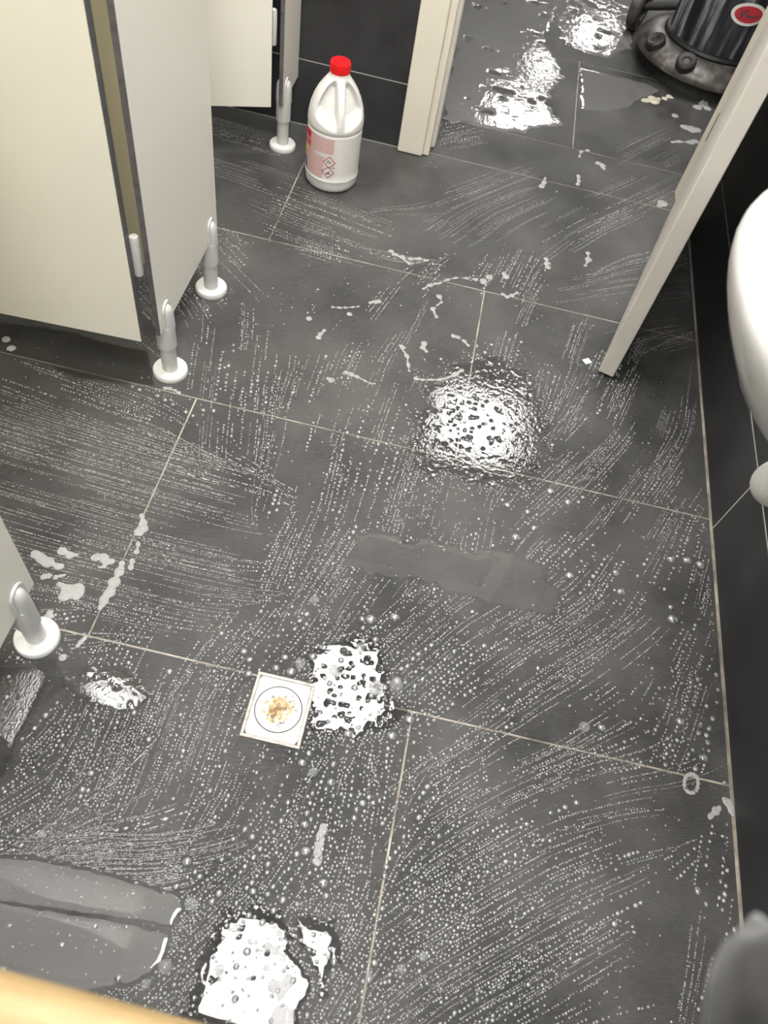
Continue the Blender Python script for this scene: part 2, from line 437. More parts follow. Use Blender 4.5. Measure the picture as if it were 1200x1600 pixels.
def cub_door(hx, hy, ang, lab, zb):
    e = empty('cubicle_door', (hx, hy, 0), ang); tag(e, lab, 'cubicle door', 'open cubicle doors')
    laminate(e, 'panel', -.60, 0, 0, .020, zb, 2.0, 1)
    for z in (.30, 1.0, 1.75):
        h = MB().lathe([(.0, z), (.0085, z + .002), (.0095, z + .006), (.0095, z + .084), (.008, z + .088), (0, z + .09)], 18, (.006, .026), cap=False).build('hinge', M_FOOT, e, smooth=40)
        MB().box(-.045, .008, .0205, .026, z + .02, z + .07).build('hinge_leaf', M_FOOT, h, bevel=.0015)
    return e
P0 = atZ(222, 535, .145); P1 = atZ(0, 490, .145)
cub_door(P0[0], P0[1], math.atan2(P0[1] - P1[1], P0[0] - P1[0]), 'cream cubicle door standing open, largest panel at the upper left', .145)
P0 = atZ(424, 168, .145); P1 = atZ(328, 166, .145)
cub_door(P0[0], P0[1], math.atan2(P0[1] - P1[1], P0[0] - P1[0]), 'cream cubicle door standing open, at the top beside the bottle', .145)
for yy, lab in ((.262, 'yellowish partition seen through the slit beside the open door'), (-.75, 'cubicle partition behind the left edge panel')):
    e = empty('cubicle_partition', (-1.38, yy, 0)); tag(e, lab, 'partition')
    MB().box(-.66, .675, -TH / 2, TH / 2, .145, 2.0).build('panel', M_PART, e, bevel=.001)
    pedestal(e, .2, 0)

# ------------------------------------------------------------------ drain
dc = np.mean([atZ(*q)[:2] for q in [(401, 1052), (495, 1065), (470, 1168), (372, 1155)]], 0)
dr = empty('floor_drain', (dc[0], dc[1], 0)); tag(dr, 'square steel floor drain cover with brown stains, set in the floor', 'floor drain')
hx, hy = .053, .060
mb = MB()
for a in ((-hx, hx, -hy, -hy + .006), (-hx, hx, hy - .006, hy), (-hx, -hx + .006, -hy + .006, hy - .006), (hx - .006, hx, -hy + .006, hy - .006)):
    mb.box(*a, .0002, .0022)
mb.build('frame', M_STEELF, dr, bevel=.0005, seg=1)
n = 56
def sq(r_, a):
    c, s_ = math.cos(a), math.sin(a); k_ = min((hx - .0065) / max(1e-6, abs(c)), (hy - .0065) / max(1e-6, abs(s_))); return (c * k_, s_ * k_)
mb = MB(); vo = [(*sq(0, 2 * math.pi * k / n), .0012) for k in range(n)]
vi = [(.0425 * math.cos(2 * math.pi * k / n), .0425 * math.sin(2 * math.pi * k / n), .0012) for k in range(n)]
vd = [(q[0], q[1], .0002) for q in vi]
mb.add(vo + vi + vd, [(k, (k + 1) % n, n + (k + 1) % n, n + k) for k in range(n)] + [(n + k, n + (k + 1) % n, 2 * n + (k + 1) % n, 2 * n + k) for k in range(n)])
mb.build('surround_plate', M_STEEL, dr)
cv = MB().lathe([(.0408, .0003), (.0408, .0010), (.0402, .0015), (.0, .0015)], 56, cap=False).build('round_cover', M_STEEL, dr, smooth=30)
for k in range(26):
    a = rng.uniform(0, 6.28); r_ = .034 * math.sqrt(rng.uniform(0, 1)); s_ = rng.uniform(.0012, .0030)
    mb = MB().lathe([(s_, .0014), (s_ * .85, .0014 + s_ * .3), (s_ * .4, .0014 + s_ * .5), (0, .0014 + s_ * .55)], 9, (r_ * math.cos(a), r_ * math.sin(a)), cap=False)
    mb.build('stain_droplet', M_DIRTY if k % 3 else M_BEAD, cv, smooth=60)

# ------------------------------------------------------------------ sink and waste hose
SC = np.array([XW - .002, -.345]); A_, B_ = .420, .315
def sup(a, fa, fb, e=2.35):
    c, s_ = math.cos(a), math.sin(a)
    return (-abs(c) ** (2 / e) * A_ * fa, math.copysign(abs(s_) ** (2 / e), s_) * B_ * fb)
snk = empty('wash_basin', (SC[0], SC[1], 0)); tag(snk, 'white ceramic wash basin on the right wall', 'sink')
prof = [(.30, .30, .655), (.52, .52, .66), (.74, .72, .69), (.88, .87, .745), (.945, .94, .785), (.975, .972, .808), (.992, .990, .826), (.999, .998, .838), (1.0, 1.0, .848), (.994, .993, .857), (.98, .978, .865), (.96, .955, .870), (.93, .925, .872), (.90, .89, .869), (.872, .86, .858), (.85, .84, .84), (.80, .78, .785), (.65, .62, .735), (.40, .38, .72), (.08, .08, .716)]
n = 48; v = []; f = []
for fa, fb, z in prof:
    for k in range(n + 1):
        a = -math.pi / 2 + math.pi * k / n; x, y_ = sup(a, fa, fb); v.append((x, y_, z))
m_ = n + 1
f = [(i * m_ + k, i * m_ + k + 1, (i + 1) * m_ + k + 1, (i + 1) * m_ + k) for i in range(len(prof) - 1) for k in range(n)]
f.append(tuple(range(n, -1, -1)))
mb = MB().add(v, f)
o = mb.build('bowl', M_CERAM, snk, smooth=60)
MB().box(-.10, 0, -B_ * 1.0, B_ * 1.0, .72, .863).build('back_ledge', M_CERAM, snk, bevel=.012, seg=3)
mb = MB(); mb.lathe([(.026, .86), (.024, .95), (.02, .97)], 20, (-.06, 0)); mb.tube([(-.06, 0, .945), (-.12, 0, .962), (-.18, 0, .958), (-.195, 0, .94)], .012, 12)
mb.build('tap', M_STEELF, snk, smooth=45)
MB().lathe([(.036, .56), (.036, .66)], 24, (-.17, 0)).build('drain_fitting', M_HOSE, snk, smooth=40)
# ribbed hose from the fitting into the wall
path = []
ctrl = [(SC[0] - .17, SC[1], .57), (.4155, -.30, .47), (.454, -.19, .38), (XW + .03, -.10, .40)]
for i in range(161):
    t = i / 160
    b0, b1, b2, b3 = (1 - t) ** 3, 3 * t * (1 - t) ** 2, 3 * t * t * (1 - t), t ** 3
    path.append(tuple(sum(b_ * c_[j] for b_, c_ in zip((b0, b1, b2, b3), ctrl)) for j in range(3)))
rad = [.0305 + .0022 * math.sin(i * 2 * math.pi / 5.0) for i in range(161)]
hs = MB().tube(path, rad, 24).build('waste_hose', M_HOSE, smooth=80)
tag(hs, 'white ribbed waste hose below the sink on the right wall', 'hose')

# ------------------------------------------------------------------ bottle
bp = (atZ(476, 275) + atZ(557, 285)) / 2
bt = empty('bleach_bottle', (bp[0], bp[1], 0)); tag(bt, 'white plastic bleach bottle with red cap, standing by the wall', 'bottle')
view = math.atan2(CAM[1] - bp[1], CAM[0] - bp[0])          # direction of the viewer seen from the bottle
bt.rotation_euler.z = view + math.radians(2)                # local +X faces the photographer
RB = .0765
def Rz(z):
    pts = [(0, .062), (.004, .070), (.010, .0742), (.034, RB), (.038, RB + .0012), (.042, RB - .0006), (.12, RB - .0004), (.168, RB), (.172, RB - .0022), (.176, RB), (.182, RB + .001), (.20, RB), (.222, .0725), (.245, .0645), (.265, .0545), (.282, .043), (.296, .032), (.302, .0275), (.312, .0265)]
    for (a, ra), (b_, rb) in zip(pts, pts[1:]):
        if z <= b_: t = (z - a) / (b_ - a); return ra + (rb - ra) * t
    return pts[-1][1]
zs = [0, .004, .010, .02, .034, .036, .038, .040, .042, .06, .09, .12, .15, .166, .168, .170, .172, .174, .176] + [.180 + .003 * i for i in range(45)]
nA = 144; v = []; f = []
def carve(th, z):
    d = 0; th = th - math.radians(10)
    for base in (0, math.pi):
        q = (th - base + math.pi) % (2 * math.pi) - math.pi
        if abs(q) < math.pi / 2:
            R = Rz(z); x = R * math.sin(q); u = (z - .186) / (.300 - .186)
            if 0 < u < 1:
                edge = R * .99 - .0060           # rim left standing at the outline
                ax = abs(x)
                lo = .0085                          # half width of the strap
                if ax > lo and ax < edge:
                    s1 = min(1, (ax - lo) / .006); s2 = min(1, (edge - ax) / .012)
                    s1 = s1 * s1 * (3 - 2 * s1); s2 = s2 * s2 * (3 - 2 * s2)
                    # rounded lower end of the recess
                    zlo = .184 + .022 * (ax / max(edge, 1e-4)) ** 2.2
                    s3 = min(1, max(0, (z - zlo) / .034)); s3 = s3 * s3 * (3 - 2 * s3)
                    s4 = min(1, (.300 - z) / .02)
                    d = max(d, .030 * s1 * s2 * s3 * s4 * min(1, R / .06))
    return d
for z in zs:
    for k in range(nA):
        th = 2 * math.pi * k / nA; r_ = Rz(z); dd = carve(th, z)
        # recess pushes straight back along the facing direction
        x, y_ = r_ * math.cos(th), r_ * math.sin(th)
        if dd:
            c10, s10 = math.cos(math.radians(10)), math.sin(math.radians(10)); u_, w_ = x * c10 + y_ * s10, -x * s10 + y_ * c10
            u_ -= math.copysign(min(dd, abs(u_) * .85), u_); x, y_ = u_ * c10 - w_ * s10, u_ * s10 + w_ * c10
        v.append((x, y_, z))
f = [(i * nA + k, i * nA + (k + 1) % nA, (i + 1) * nA + (k + 1) % nA, (i + 1) * nA + k) for i in range(len(zs) - 1) for k in range(nA)]
f += [tuple(range(nA - 1, -1, -1)), tuple((len(zs) - 1) * nA + k for k in range(nA))]
MB().add(v, f).build('body', M_BOTTLE, bt, smooth=70)
mb = MB(); n = 60; pr = [(.0262, .303), (.0268, .304), (.0268, .309), (.0258, .3095), (.0268, .310), (.0268, .333), (.0255, .336), (.0, .336)]
mb.lathe(pr[:-1] + [(.001, .336)], n)
cap = mb.build('cap', M_CAP, bt, smooth=35)
for k in range(36):
    a = 2 * math.pi * k / 36
    MB().box(.0264, .0273, -.0008, .0008, .312, .332, Matrix.Rotation(a, 4, 'Z')).build('grip_rib', M_CAP, cap)
# printed label wrapped round the lower body
def label_mat():
    m, nt, b = newmat('printed_bleach_label')
    tc = N(nt, 'ShaderNodeTexCoord'); sep = N(nt, 'ShaderNodeSeparateXYZ'); nt.links.new(tc.outputs['UV'], sep.inputs[0])
    # text lines: horizontal stripes broken by noise
    st = N(nt, 'ShaderNodeMath', operation='MULTIPLY'); st.inputs[1].default_value = 24; nt.links.new(sep.outputs[1], st.inputs[0])
    fr_ = N(nt, 'ShaderNodeMath', operation='FRACT'); nt.links.new(st.outputs[0], fr_.inputs[0])
    mp = N(nt, 'ShaderNodeMapping'); mp.inputs['Scale'].default_value = (90, 24, 1); nt.links.new(tc.outputs['UV'], mp.inputs[0])
    nz = noise(nt, mp.outputs[0], 1.0, 2, .7)
    ln = N(nt, 'ShaderNodeMath', operation='GREATER_THAN'); ln.inputs[1].default_value = .45; nt.links.new(fr_.outputs[0], ln.inputs[0])
    wd = N(nt, 'ShaderNodeMath', operation='GREATER_THAN'); wd.inputs[1].default_value = .40; nt.links.new(nz, wd.inputs[0])
    tx = N(nt, 'ShaderNodeMath', operation='MULTIPLY'); nt.links.new(ln.outputs[0], tx.inputs[0]); nt.links.new(wd.outputs[0], tx.inputs[1])
    text = N(nt, 'ShaderNodeMix', data_type='RGBA'); text.inputs['A'].default_value = (.82, .66, .62, 1); text.inputs['B'].default_value = (.66, .32, .31, 1)
    nt.links.new(tx.outputs[0], text.inputs['Factor'])
    # coloured front panel at the label's left end
    fv = ramp(nt, sep.outputs[1], [(0, (.05, .13, .42)), (.24, (.06, .16, .48)), (.26, (.80, .30, .05)), (.45, (.85, .62, .18)), (.60, (.78, .10, .08)), (.78, (.80, .55, .52)), (.82, (.72, .02, .04))])
    fv.color_ramp.interpolation = 'CONSTANT'
    sel = N(nt, 'ShaderNodeMath', operation='LESS_THAN'); sel.inputs[1].default_value = .62; nt.links.new(sep.outputs[0], sel.inputs[0])
    mx = N(nt, 'ShaderNodeMix', data_type='RGBA'); nt.links.new(sel.outputs[0], mx.inputs['Factor'])
    nt.links.new(text.outputs['Result'], mx.inputs['A']); nt.links.new(fv.outputs[0], mx.inputs['B'])
    nt.links.new(mx.outputs['Result'], b.inputs['Base Color']); b.inputs['Roughness'].default_value = .35
    return m
def wrap(th, z, off=.0009): r_ = Rz(z) + off; return (r_ * math.cos(th), r_ * math.sin(th), z)
# screen-left is negative local Y (viewer along +X): label spans from the left edge towards the front
T0, T1 = math.radians(-150), math.radians(0)
zl0, zl1 = .046, .164
mb = MB(); nu, nv = 36, 6; v = []; uv = []
for j in range(nv + 1):
    for i in range(nu + 1):
        v.append(wrap(T0 + (T1 - math.radians(21 if j <= 3 else 0) - T0) * i / nu, zl0 + (zl1 - zl0) * j / nv)); uv.append((i / nu, j / nv))
me = bpy.data.meshes.new('label'); me.from_pydata(v, [], [(j * (nu + 1) + i, j * (nu + 1) + i + 1, (j + 1) * (nu + 1) + i + 1, (j + 1) * (nu + 1) + i) for j in range(nv) for i in range(nu)])
ul = me.uv_layers.new(name='UVMap')
for lp in me.loops: ul.data[lp.index].uv = uv[lp.vertex_index]
me.polygons.foreach_set('use_smooth', [True] * len(me.polygons))
lb = link('label', me, label_mat(), bt)
def strip(pts, wdt, off):
    """ribbon of print that follows the bottle: pts in (arc metres, z)"""
    mb = MB(); fin = [pts[0]]
    for (a0, z0), (a1, z1) in zip(pts, pts[1:]): fin += [(a0 + (a1 - a0) * t / 5, z0 + (z1 - z0) * t / 5) for t in range(1, 6)]
    for (a0, z0), (a1, z1) in zip(fin, fin[1:]):
        dx, dz = a1 - a0, z1 - z0; l_ = math.hypot(dx, dz) or 1; nx, nz = -dz / l_ * wdt / 2, dx / l_ * wdt / 2; ex, ez = dx / l_ * wdt / 2, dz / l_ * wdt / 2
        q = [(a0 - ex + nx, z0 - ez + nz), (a1 + ex + nx, z1 + ez + nz), (a1 + ex - nx, z1 + ez - nz), (a0 - ex - nx, z0 - ez - nz)]
        mb.add([wrap(a / RB, z, off) for a, z in q], [(0, 1, 2, 3)])
    return mb
for zc, kind in ((.098, 0), (.068, 1)):
    ac = RB * math.radians(-8 if kind == 0 else -9); s_ = .0165
    mb = MB(); g_ = 8; mb.add([wrap((ac + s_ * (i + j - g_) / g_) / RB, zc + s_ * (j - i) / g_, .0011) for i in range(g_ + 1) for j in range(g_ + 1)], [(i * (g_ + 1) + j, i * (g_ + 1) + j + 1, (i + 1) * (g_ + 1) + j + 1, (i + 1) * (g_ + 1) + j) for i in range(g_) for j in range(g_)])
    dm = mb.build('hazard_diamond', M_WHITEP, lb)
    strip([(ac - s_, zc), (ac, zc - s_), (ac + s_, zc), (ac, zc + s_), (ac - s_, zc)], .0021, .0013).build('red_border', M_RED, dm)
    if kind == 0: pts = [[(-.007, .002), (-.003, .005), (.003, .003), (.007, .001)], [(-.006, -.002), (0, 0), (.005, -.004)], [(-.002, .004), (-.004, -.001)]]
    else: pts = [[(-.006, -.005), (.006, -.005)], [(-.004, -.002), (0, -.004), (.003, .0), (.001, .004)], [(.003, .003), (.005, -.002)], [(-.003, .001), (-.001, -.002)]]
    for q in pts: strip([(ac + a, zc + b_) for a, b_ in q], .0017, .0013).build('pictogram_stroke', M_INK, dm)
strip([(RB * math.radians(-2), .0835), (RB * math.radians(4), .0828)], .0016, .0013).build('small_print', M_INK, lb)

# ------------------------------------------------------------------ floor scrubber
mc = (.70, 2.262)
sb = empty('floor_scrubber', (mc[0], mc[1], 0)); tag(sb, 'black rotary floor scrubbing machine with rubber skirt in the next room', 'floor machine')
br = MB().lathe([(.245, .002), (.262, .004), (.255, .05), (.20, .055)], 64, cap=False).build('brush', M_BRISTLE, sb, smooth=30)
mb = MB()
for k in range(420):
    a = 2 * math.pi * k / 420 + random.uniform(-.004, .004); r1 = random.uniform(.262, .275); da = random.uniform(-.01, .01)
    p0 = Vector((.252 * math.cos(a), .252 * math.sin(a), .05)); p1 = Vector((r1 * math.cos(a + da), r1 * math.sin(a + da), .002)); t_ = Vector((-math.sin(a), math.cos(a), 0)) * .0013
    mb.add([p0 - t_, p0 + t_, p1 + t_ * .6, p1 - t_ * .6], [(0, 1, 2, 3)])
o = mb.build('bristles', M_BRISTLE, br); o['kind'] = 'stuff'
MB().lathe([(.275, .046), (.286, .050), (.289, .060), (.286, .072), (.272, .086), (.250, .098), (.228, .106), (.205, .110), (.19, .108)], 80, cap=False).build('skirt', M_SKIRT, sb, smooth=40)
for a in (-2.68, -2.06, -1.2, -.3, .6, 1.5):     # rubber bumper buttons
    M4 = Matrix.Translation((.256 * math.cos(a), .256 * math.sin(a), .088)) @ Matrix.Rotation(a + math.pi / 2, 4, 'Z') @ Matrix.Rotation(math.radians(28), 4, 'X')
    kb = MB().lathe([(.036, -.006), (.037, .014), (.0362, .026), (.030, .031), (.016, .028), (.012, .023), (.001, .023)], 24, M=M4, cap=False).build('bumper_knob', M_RUBBER, sb, smooth=35)
MB().lathe([(.195, .104), (.190, .112), (.187, .116), (.185, .135), (.187, .40), (.182, .43), (.165, .45), (.0, .455)], 64, cap=False).build('motor_drum', M_DRUM, sb, smooth=35)
MB().lathe([(.20, .108), (.203, .118), (.197, .126), (.186, .127)], 64, cap=False).build('drum_gasket', M_BRISTLE, sb, smooth=40)
# transport wheels on the far left of the body
for sx in (-1,):
    wc = Vector((-.285, .215, .085))
    whl = MB().lathe([(.03, -.022), (.074, -.022), (.084, -.014), (.085, .014), (.076, .022), (.045, .022), (.040, .012), (.03, .012)], 36, M=Matrix.Translation(wc) @ Matrix.Rotation(math.radians(68), 4, 'Z') @ Matrix.Rotation(math.pi / 2, 4, 'X'), cap=False).build('wheel', M_SKIRT, sb, smooth=35)
    MB().lathe([(.001, -.020), (.034, -.018), (.038, .008), (.020, .014), (.001, .016)], 24, M=Matrix.Translation(wc) @ Matrix.Rotation(math.radians(68), 4, 'Z') @ Matrix.Rotation(math.pi / 2, 4, 'X'), cap=False).build('hub', M_RUBBER, whl, smooth=35)
MB().tube([(-.285, .215, .085), (-.12, .17, .14), (0, .12, .17)], .016, 12).build('axle_bracket', M_RUBBER, sb, smooth=40)
mb = MB(); mb.tube([(.0, .17, .42), (.03, .30, .62), (.08, .50, .98), (.10, .58, 1.12)], .018, 14); mb.tube([(-.12, .56, 1.10), (.10, .58, 1.12), (.32, .60, 1.10)], .016, 12)
mb.build('handle', M_RUBBER, sb, smooth=50)
# oval badge on the drum
def drum(a, z, off): return ((.1865 + off) * math.cos(a), (.1865 + off) * math.sin(a), z)
BA, BZ = math.radians(-83), .275
def oval(ra, rz_, off, n=40): return [drum(BA + ra / .1865 * math.cos(2 * math.pi * k / n), BZ + rz_ * math.sin(2 * math.pi * k / n), off) for k in range(n)]
def ovmesh(ra, rz_, off):
    mb = MB()
    for i, s_ in enumerate((1, .75, .5, .25)): mb.add(oval(ra * s_, rz_ * s_, off), [])
    f = [(i * 40 + k, i * 40 + (k + 1) % 40, (i + 1) * 40 + (k + 1) % 40, (i + 1) * 40 + k) for i in range(3) for k in range(40)] + [tuple(120 + k for k in range(40))]
    mb.f = f; return mb
bd = ovmesh(.062, .036, .0015).build('badge', M_WHITEP, sb)
rd = ovmesh(.050, .0265, .0025).build('red_field', M_RED, bd)
def bstroke(pts, wdt):
    mb = MB()
    for (a0, z0), (a1, z1) in zip(pts, pts[1:]):
        dx, dz = a1 - a0, z1 - z0; l_ = math.hypot(dx, dz) or 1; nx, nz = -dz / l_ * wdt / 2, dx / l_ * wdt / 2
        mb.add([drum(BA + a / .1865, BZ + z, .0035) for a, z in ((a0 + nx, z0 + nz), (a1 + nx, z1 + nz), (a1 - nx, z1 - nz), (a0 - nx, z0 - nz))], [(0, 1, 2, 3)])
    return mb
bstroke([(-.030, .012), (-.024, -.014), (-.012, .013), (-.006, .010)], .005).build('script_letter', M_INK, bd)
bstroke([(-.010, -.006), (-.006, .001), (-.003, -.010), (.003, .001), (.006, -.010), (.012, .000), (.016, -.009), (.024, .001), (.034, -.004)], .004).build('script_letters', M_INK, bd)

# ------------------------------------------------------------------ heightfield blobs (foam, water)
def vnoise(x, y, s, seed=0):
    """smooth value noise in numpy"""
    r_ = np.random.default_rng(seed); tab = r_.random((64, 64))
    u, v_ = x * s, y * s; i, j = np.floor(u).astype(int), np.floor(v_).astype(int); fu, fv = u - i, v_ - j
    fu, fv = fu * fu * (3 - 2 * fu), fv * fv * (3 - 2 * fv)
    g = lambda a, b_: tab[a % 64, b_ % 64]
    return (g(i, j) * (1 - fu) + g(i + 1, j) * fu) * (1 - fv) + (g(i, j + 1) * (1 - fu) + g(i + 1, j + 1) * fu) * fv - .5
def fbm(x, y, s, seed=0, o=3): return sum(vnoise(x, y, s * 2 ** k, seed + k) / 2 ** k for k in range(o))
def hf_mesh(name, field, bb, cell, hfun, z0=.0004):
    x0, y0, x1, y1 = bb
    nx, ny = int((x1 - x0) / cell) + 2, int((y1 - y0) / cell) + 2
    X, Y = np.meshgrid(x0 + cell * np.arange(nx), y0 + cell * np.arange(ny), indexing='ij')
    Fv = field(X, Y)
    ins = Fv > 0
    cellin = ins[:-1, :-1] | ins[1:, :-1] | ins[:-1, 1:] | ins[1:, 1:]
    gx = np.gradient(Fv, cell, axis=0); gy = np.gradient(Fv, cell, axis=1); g2 = gx * gx + gy * gy + 1e-9
    st = np.where(ins, 0, np.clip(-Fv / g2, 0, None))
    dx, dy = np.clip(st * gx, -cell, cell), np.clip(st * gy, -cell, cell)
    Xs, Ys = X + dx, Y + dy
    H = np.where(ins, hfun(np.maximum(Fv, 0), X, Y), 0) + z0
    used = np.zeros_like(ins); used[:-1, :-1] |= cellin; used[1:, :-1] |= cellin; used[:-1, 1:] |= cellin; used[1:, 1:] |= cellin
    idx = -np.ones(ins.shape, int); idx[used] = np.arange(used.sum())
    V = np.stack([Xs[used], Ys[used], H[used]], 1)
    c = np.argwhere(cellin); a, b_ = c[:, 0], c[:, 1]
    Q = np.stack([idx[a, b_], idx[a + 1, b_], idx[a + 1, b_ + 1], idx[a, b_ + 1]], 1)
    return V, Q
def np_mesh(name, V, Q, smooth=True):
    me = bpy.data.meshes.new(name); n = Q.shape[1]
    me.vertices.add(len(V)); me.vertices.foreach_set('co', np.ascontiguousarray(V, dtype=np.float32).ravel())
    me.loops.add(Q.size); me.loops.foreach_set('vertex_index', np.ascontiguousarray(Q, dtype=np.int32).ravel())
    me.polygons.add(len(Q)); me.polygons.foreach_set('loop_start', np.arange(0, Q.size, n, dtype=np.int32))
    me.polygons.foreach_set('use_smooth', np.full(len(Q), smooth))
    me.update(calc_edges=True); return me
def sdf(poly, X, Y):
    """signed distance, positive inside"""
    d = np.full(X.shape, 1e9); ins = np.zeros(X.shape, bool); n = len(poly)
    for i in range(n):
        a, b_ = poly[i], poly[(i + 1) % n]; e = b_ - a
        t = np.clip(((X - a[0]) * e[0] + (Y - a[1]) * e[1]) / (e @ e), 0, 1)
        d = np.minimum(d, np.hypot(X - a[0] - t * e[0], Y - a[1] - t * e[1]))
        c = (a[1] <= Y) != (b_[1] <= Y)
        with np.errstate(divide='ignore', invalid='ignore'): xi = a[0] + (Y - a[1]) * e[0] / e[1]
        ins ^= c & (X < xi)
    return np.where(ins, d, -d)
def centre_obj(o):
    me = o.data; n = len(me.vertices); co = np.empty(n * 3, np.float32); me.vertices.foreach_get('co', co); co = co.reshape(-1, 3)
    c = co.mean(0); c[2] = 0; me.vertices.foreach_set('co', (co - c).ravel()); me.update(); o.location = c; return o
PUD = []
def puddle(pts, lab, mat, cell=.004, namp=.006, nsc=60, h=.0007, seed=1, holes=0, hs=40, clear=True):
    poly = fl(pts)
    if clear: PUD.append((poly, namp, nsc, seed, holes, hs))
    bb = (*(poly.min(0) - .02), *(poly.max(0) + .02))
    def fld(X, Y):
        f_ = sdf(poly, X, Y) + namp * 2 * fbm(X, Y, nsc, seed, 4)
        if holes: f_ = np.minimum(f_, (fbm(X, Y, hs, seed + 9) + holes) * .05)
        return f_
    V, Q = hf_mesh('puddle', fld, bb, cell, lambda F_, X, Y: h * (1 - np.exp(-F_ / .004)))
    o = link('water_puddle', np_mesh('puddle', V, Q), mat); centre_obj(o)
    tag(o, lab, 'puddle', 'puddles of soapy water'); return o
puddle([(-70, 1338), (0, 1341), (60, 1346), (130, 1360), (220, 1386), (276, 1400), (283, 1420), (268, 1445), (190, 1434), (90, 1420), (0, 1406), (-70, 1398)], 'smooth grey puddle above the wooden pole, upper strip', M_MILK_SHEEN, .003, .002, 60, .0005, 1)
puddle([(-70, 1402), (0, 1412), (90, 1427), (190, 1442), (262, 1462), (250, 1500), (234, 1520), (195, 1535), (140, 1545), (40, 1590), (-70, 1590)], 'smooth grey puddle touching the wooden pole, lower strip', M_MILK_SHEEN, .003, .002, 60, .0005, 2)
puddle([(285, 1660), (295, 1560), (312, 1490), (335, 1440), (350, 1420), (400, 1416), (440, 1424), (458, 1450), (448, 1486), (470, 1500), (485, 1535), (470, 1580), (480, 1660)], 'still puddle with the brightest white reflection at the bottom edge', M_FILM, .0020, .009, 70, .0009, 3, .64, 85)
puddle([(463, 1440), (480, 1430), (500, 1436), (522, 1434), (528, 1460), (531, 1502), (520, 1508), (510, 1525), (513, 1557), (501, 1562), (496, 1525), (485, 1490), (466, 1472)], 'narrow puddle with white reflection beside the bottom grout line', M_FILM, .0020, .005, 80, .0009, 4)
puddle([(478, 1020), (520, 1000), (560, 995), (590, 1005), (604, 1050), (606, 1088), (640, 1110), (610, 1132), (575, 1140), (556, 1162), (530, 1152), (500, 1146), (480, 1132), (488, 1075)], 'puddle with bright reflection against the steel floor drain', M_FILM, .0020, .009, 70, .0009, 5, .40, 110)
puddle([(560, 842), (600, 834), (650, 848), (673, 843), (753, 866), (800, 862), (850, 890), (880, 940), (840, 962), (760, 935), (680, 915), (600, 895), (540, 880)], 'thin greyish film of water in the middle of the floor', M_HAZE, .003, .012, 30, .0002, 6)
puddle([(640, 725), (655, 640), (690, 585), (760, 555), (830, 590), (855, 670), (840, 730), (800, 765), (720, 752), (660, 740)], 'rippled wet patch with dazzling reflection beside a grout joint', M_RIP, .0025, .022, 40, .0006, 7, .40, 120)
puddle([(-40, 500), (60, 510), (140, 525), (230, 548), (240, 600), (190, 600), (120, 590), (60, 562), (-40, 545)], 'dark shallow puddle under the large open cubicle door', M_FILM, .004, .005, 40, .0006, 8)
puddle([(-40, 1040), (20, 1040), (90, 1030), (110, 1060), (80, 1090), (30, 1150), (10, 1220), (-40, 1250)], 'dark puddle at the left edge below the pedestal foot', M_RIP, .004, .005, 40, .0006, 9)
puddle([(722, -60), (860, -60), (880, 0), (850, 60), (880, 120), (850, 160), (880, 195), (800, 207), (740, 196), (695, 185), (705, 110)], 'large sloshed puddle beside the door frame in the next room', M_SLOSH, .006, .012, 25, .0012, 10, .38, 18)
puddle([(870, -60), (1000, -60), (985, 40), (985, 70), (950, 92), (900, 78), (880, 70), (865, 20)], 'sloshed puddle left of the scrubbing machine', M_SLOSH, .006, .010, 25, .0012, 12, .42, 18)
puddle([(905, 105), (960, 118), (1010, 132), (1030, 142), (1005, 150), (985, 165), (950, 174), (910, 170)], 'thin grey water film in front of the scrubbing machine', M_MILK_SHEEN, .005, .006, 30, .0008, 13)
puddle([(105, 1062), (150, 1046), (210, 1052), (240, 1085), (205, 1112), (150, 1108)], 'small rippled glinting wet patch right of the left pedestal foot', M_RIP, .0025, .016, 40, .0005, 15, .40, 110)
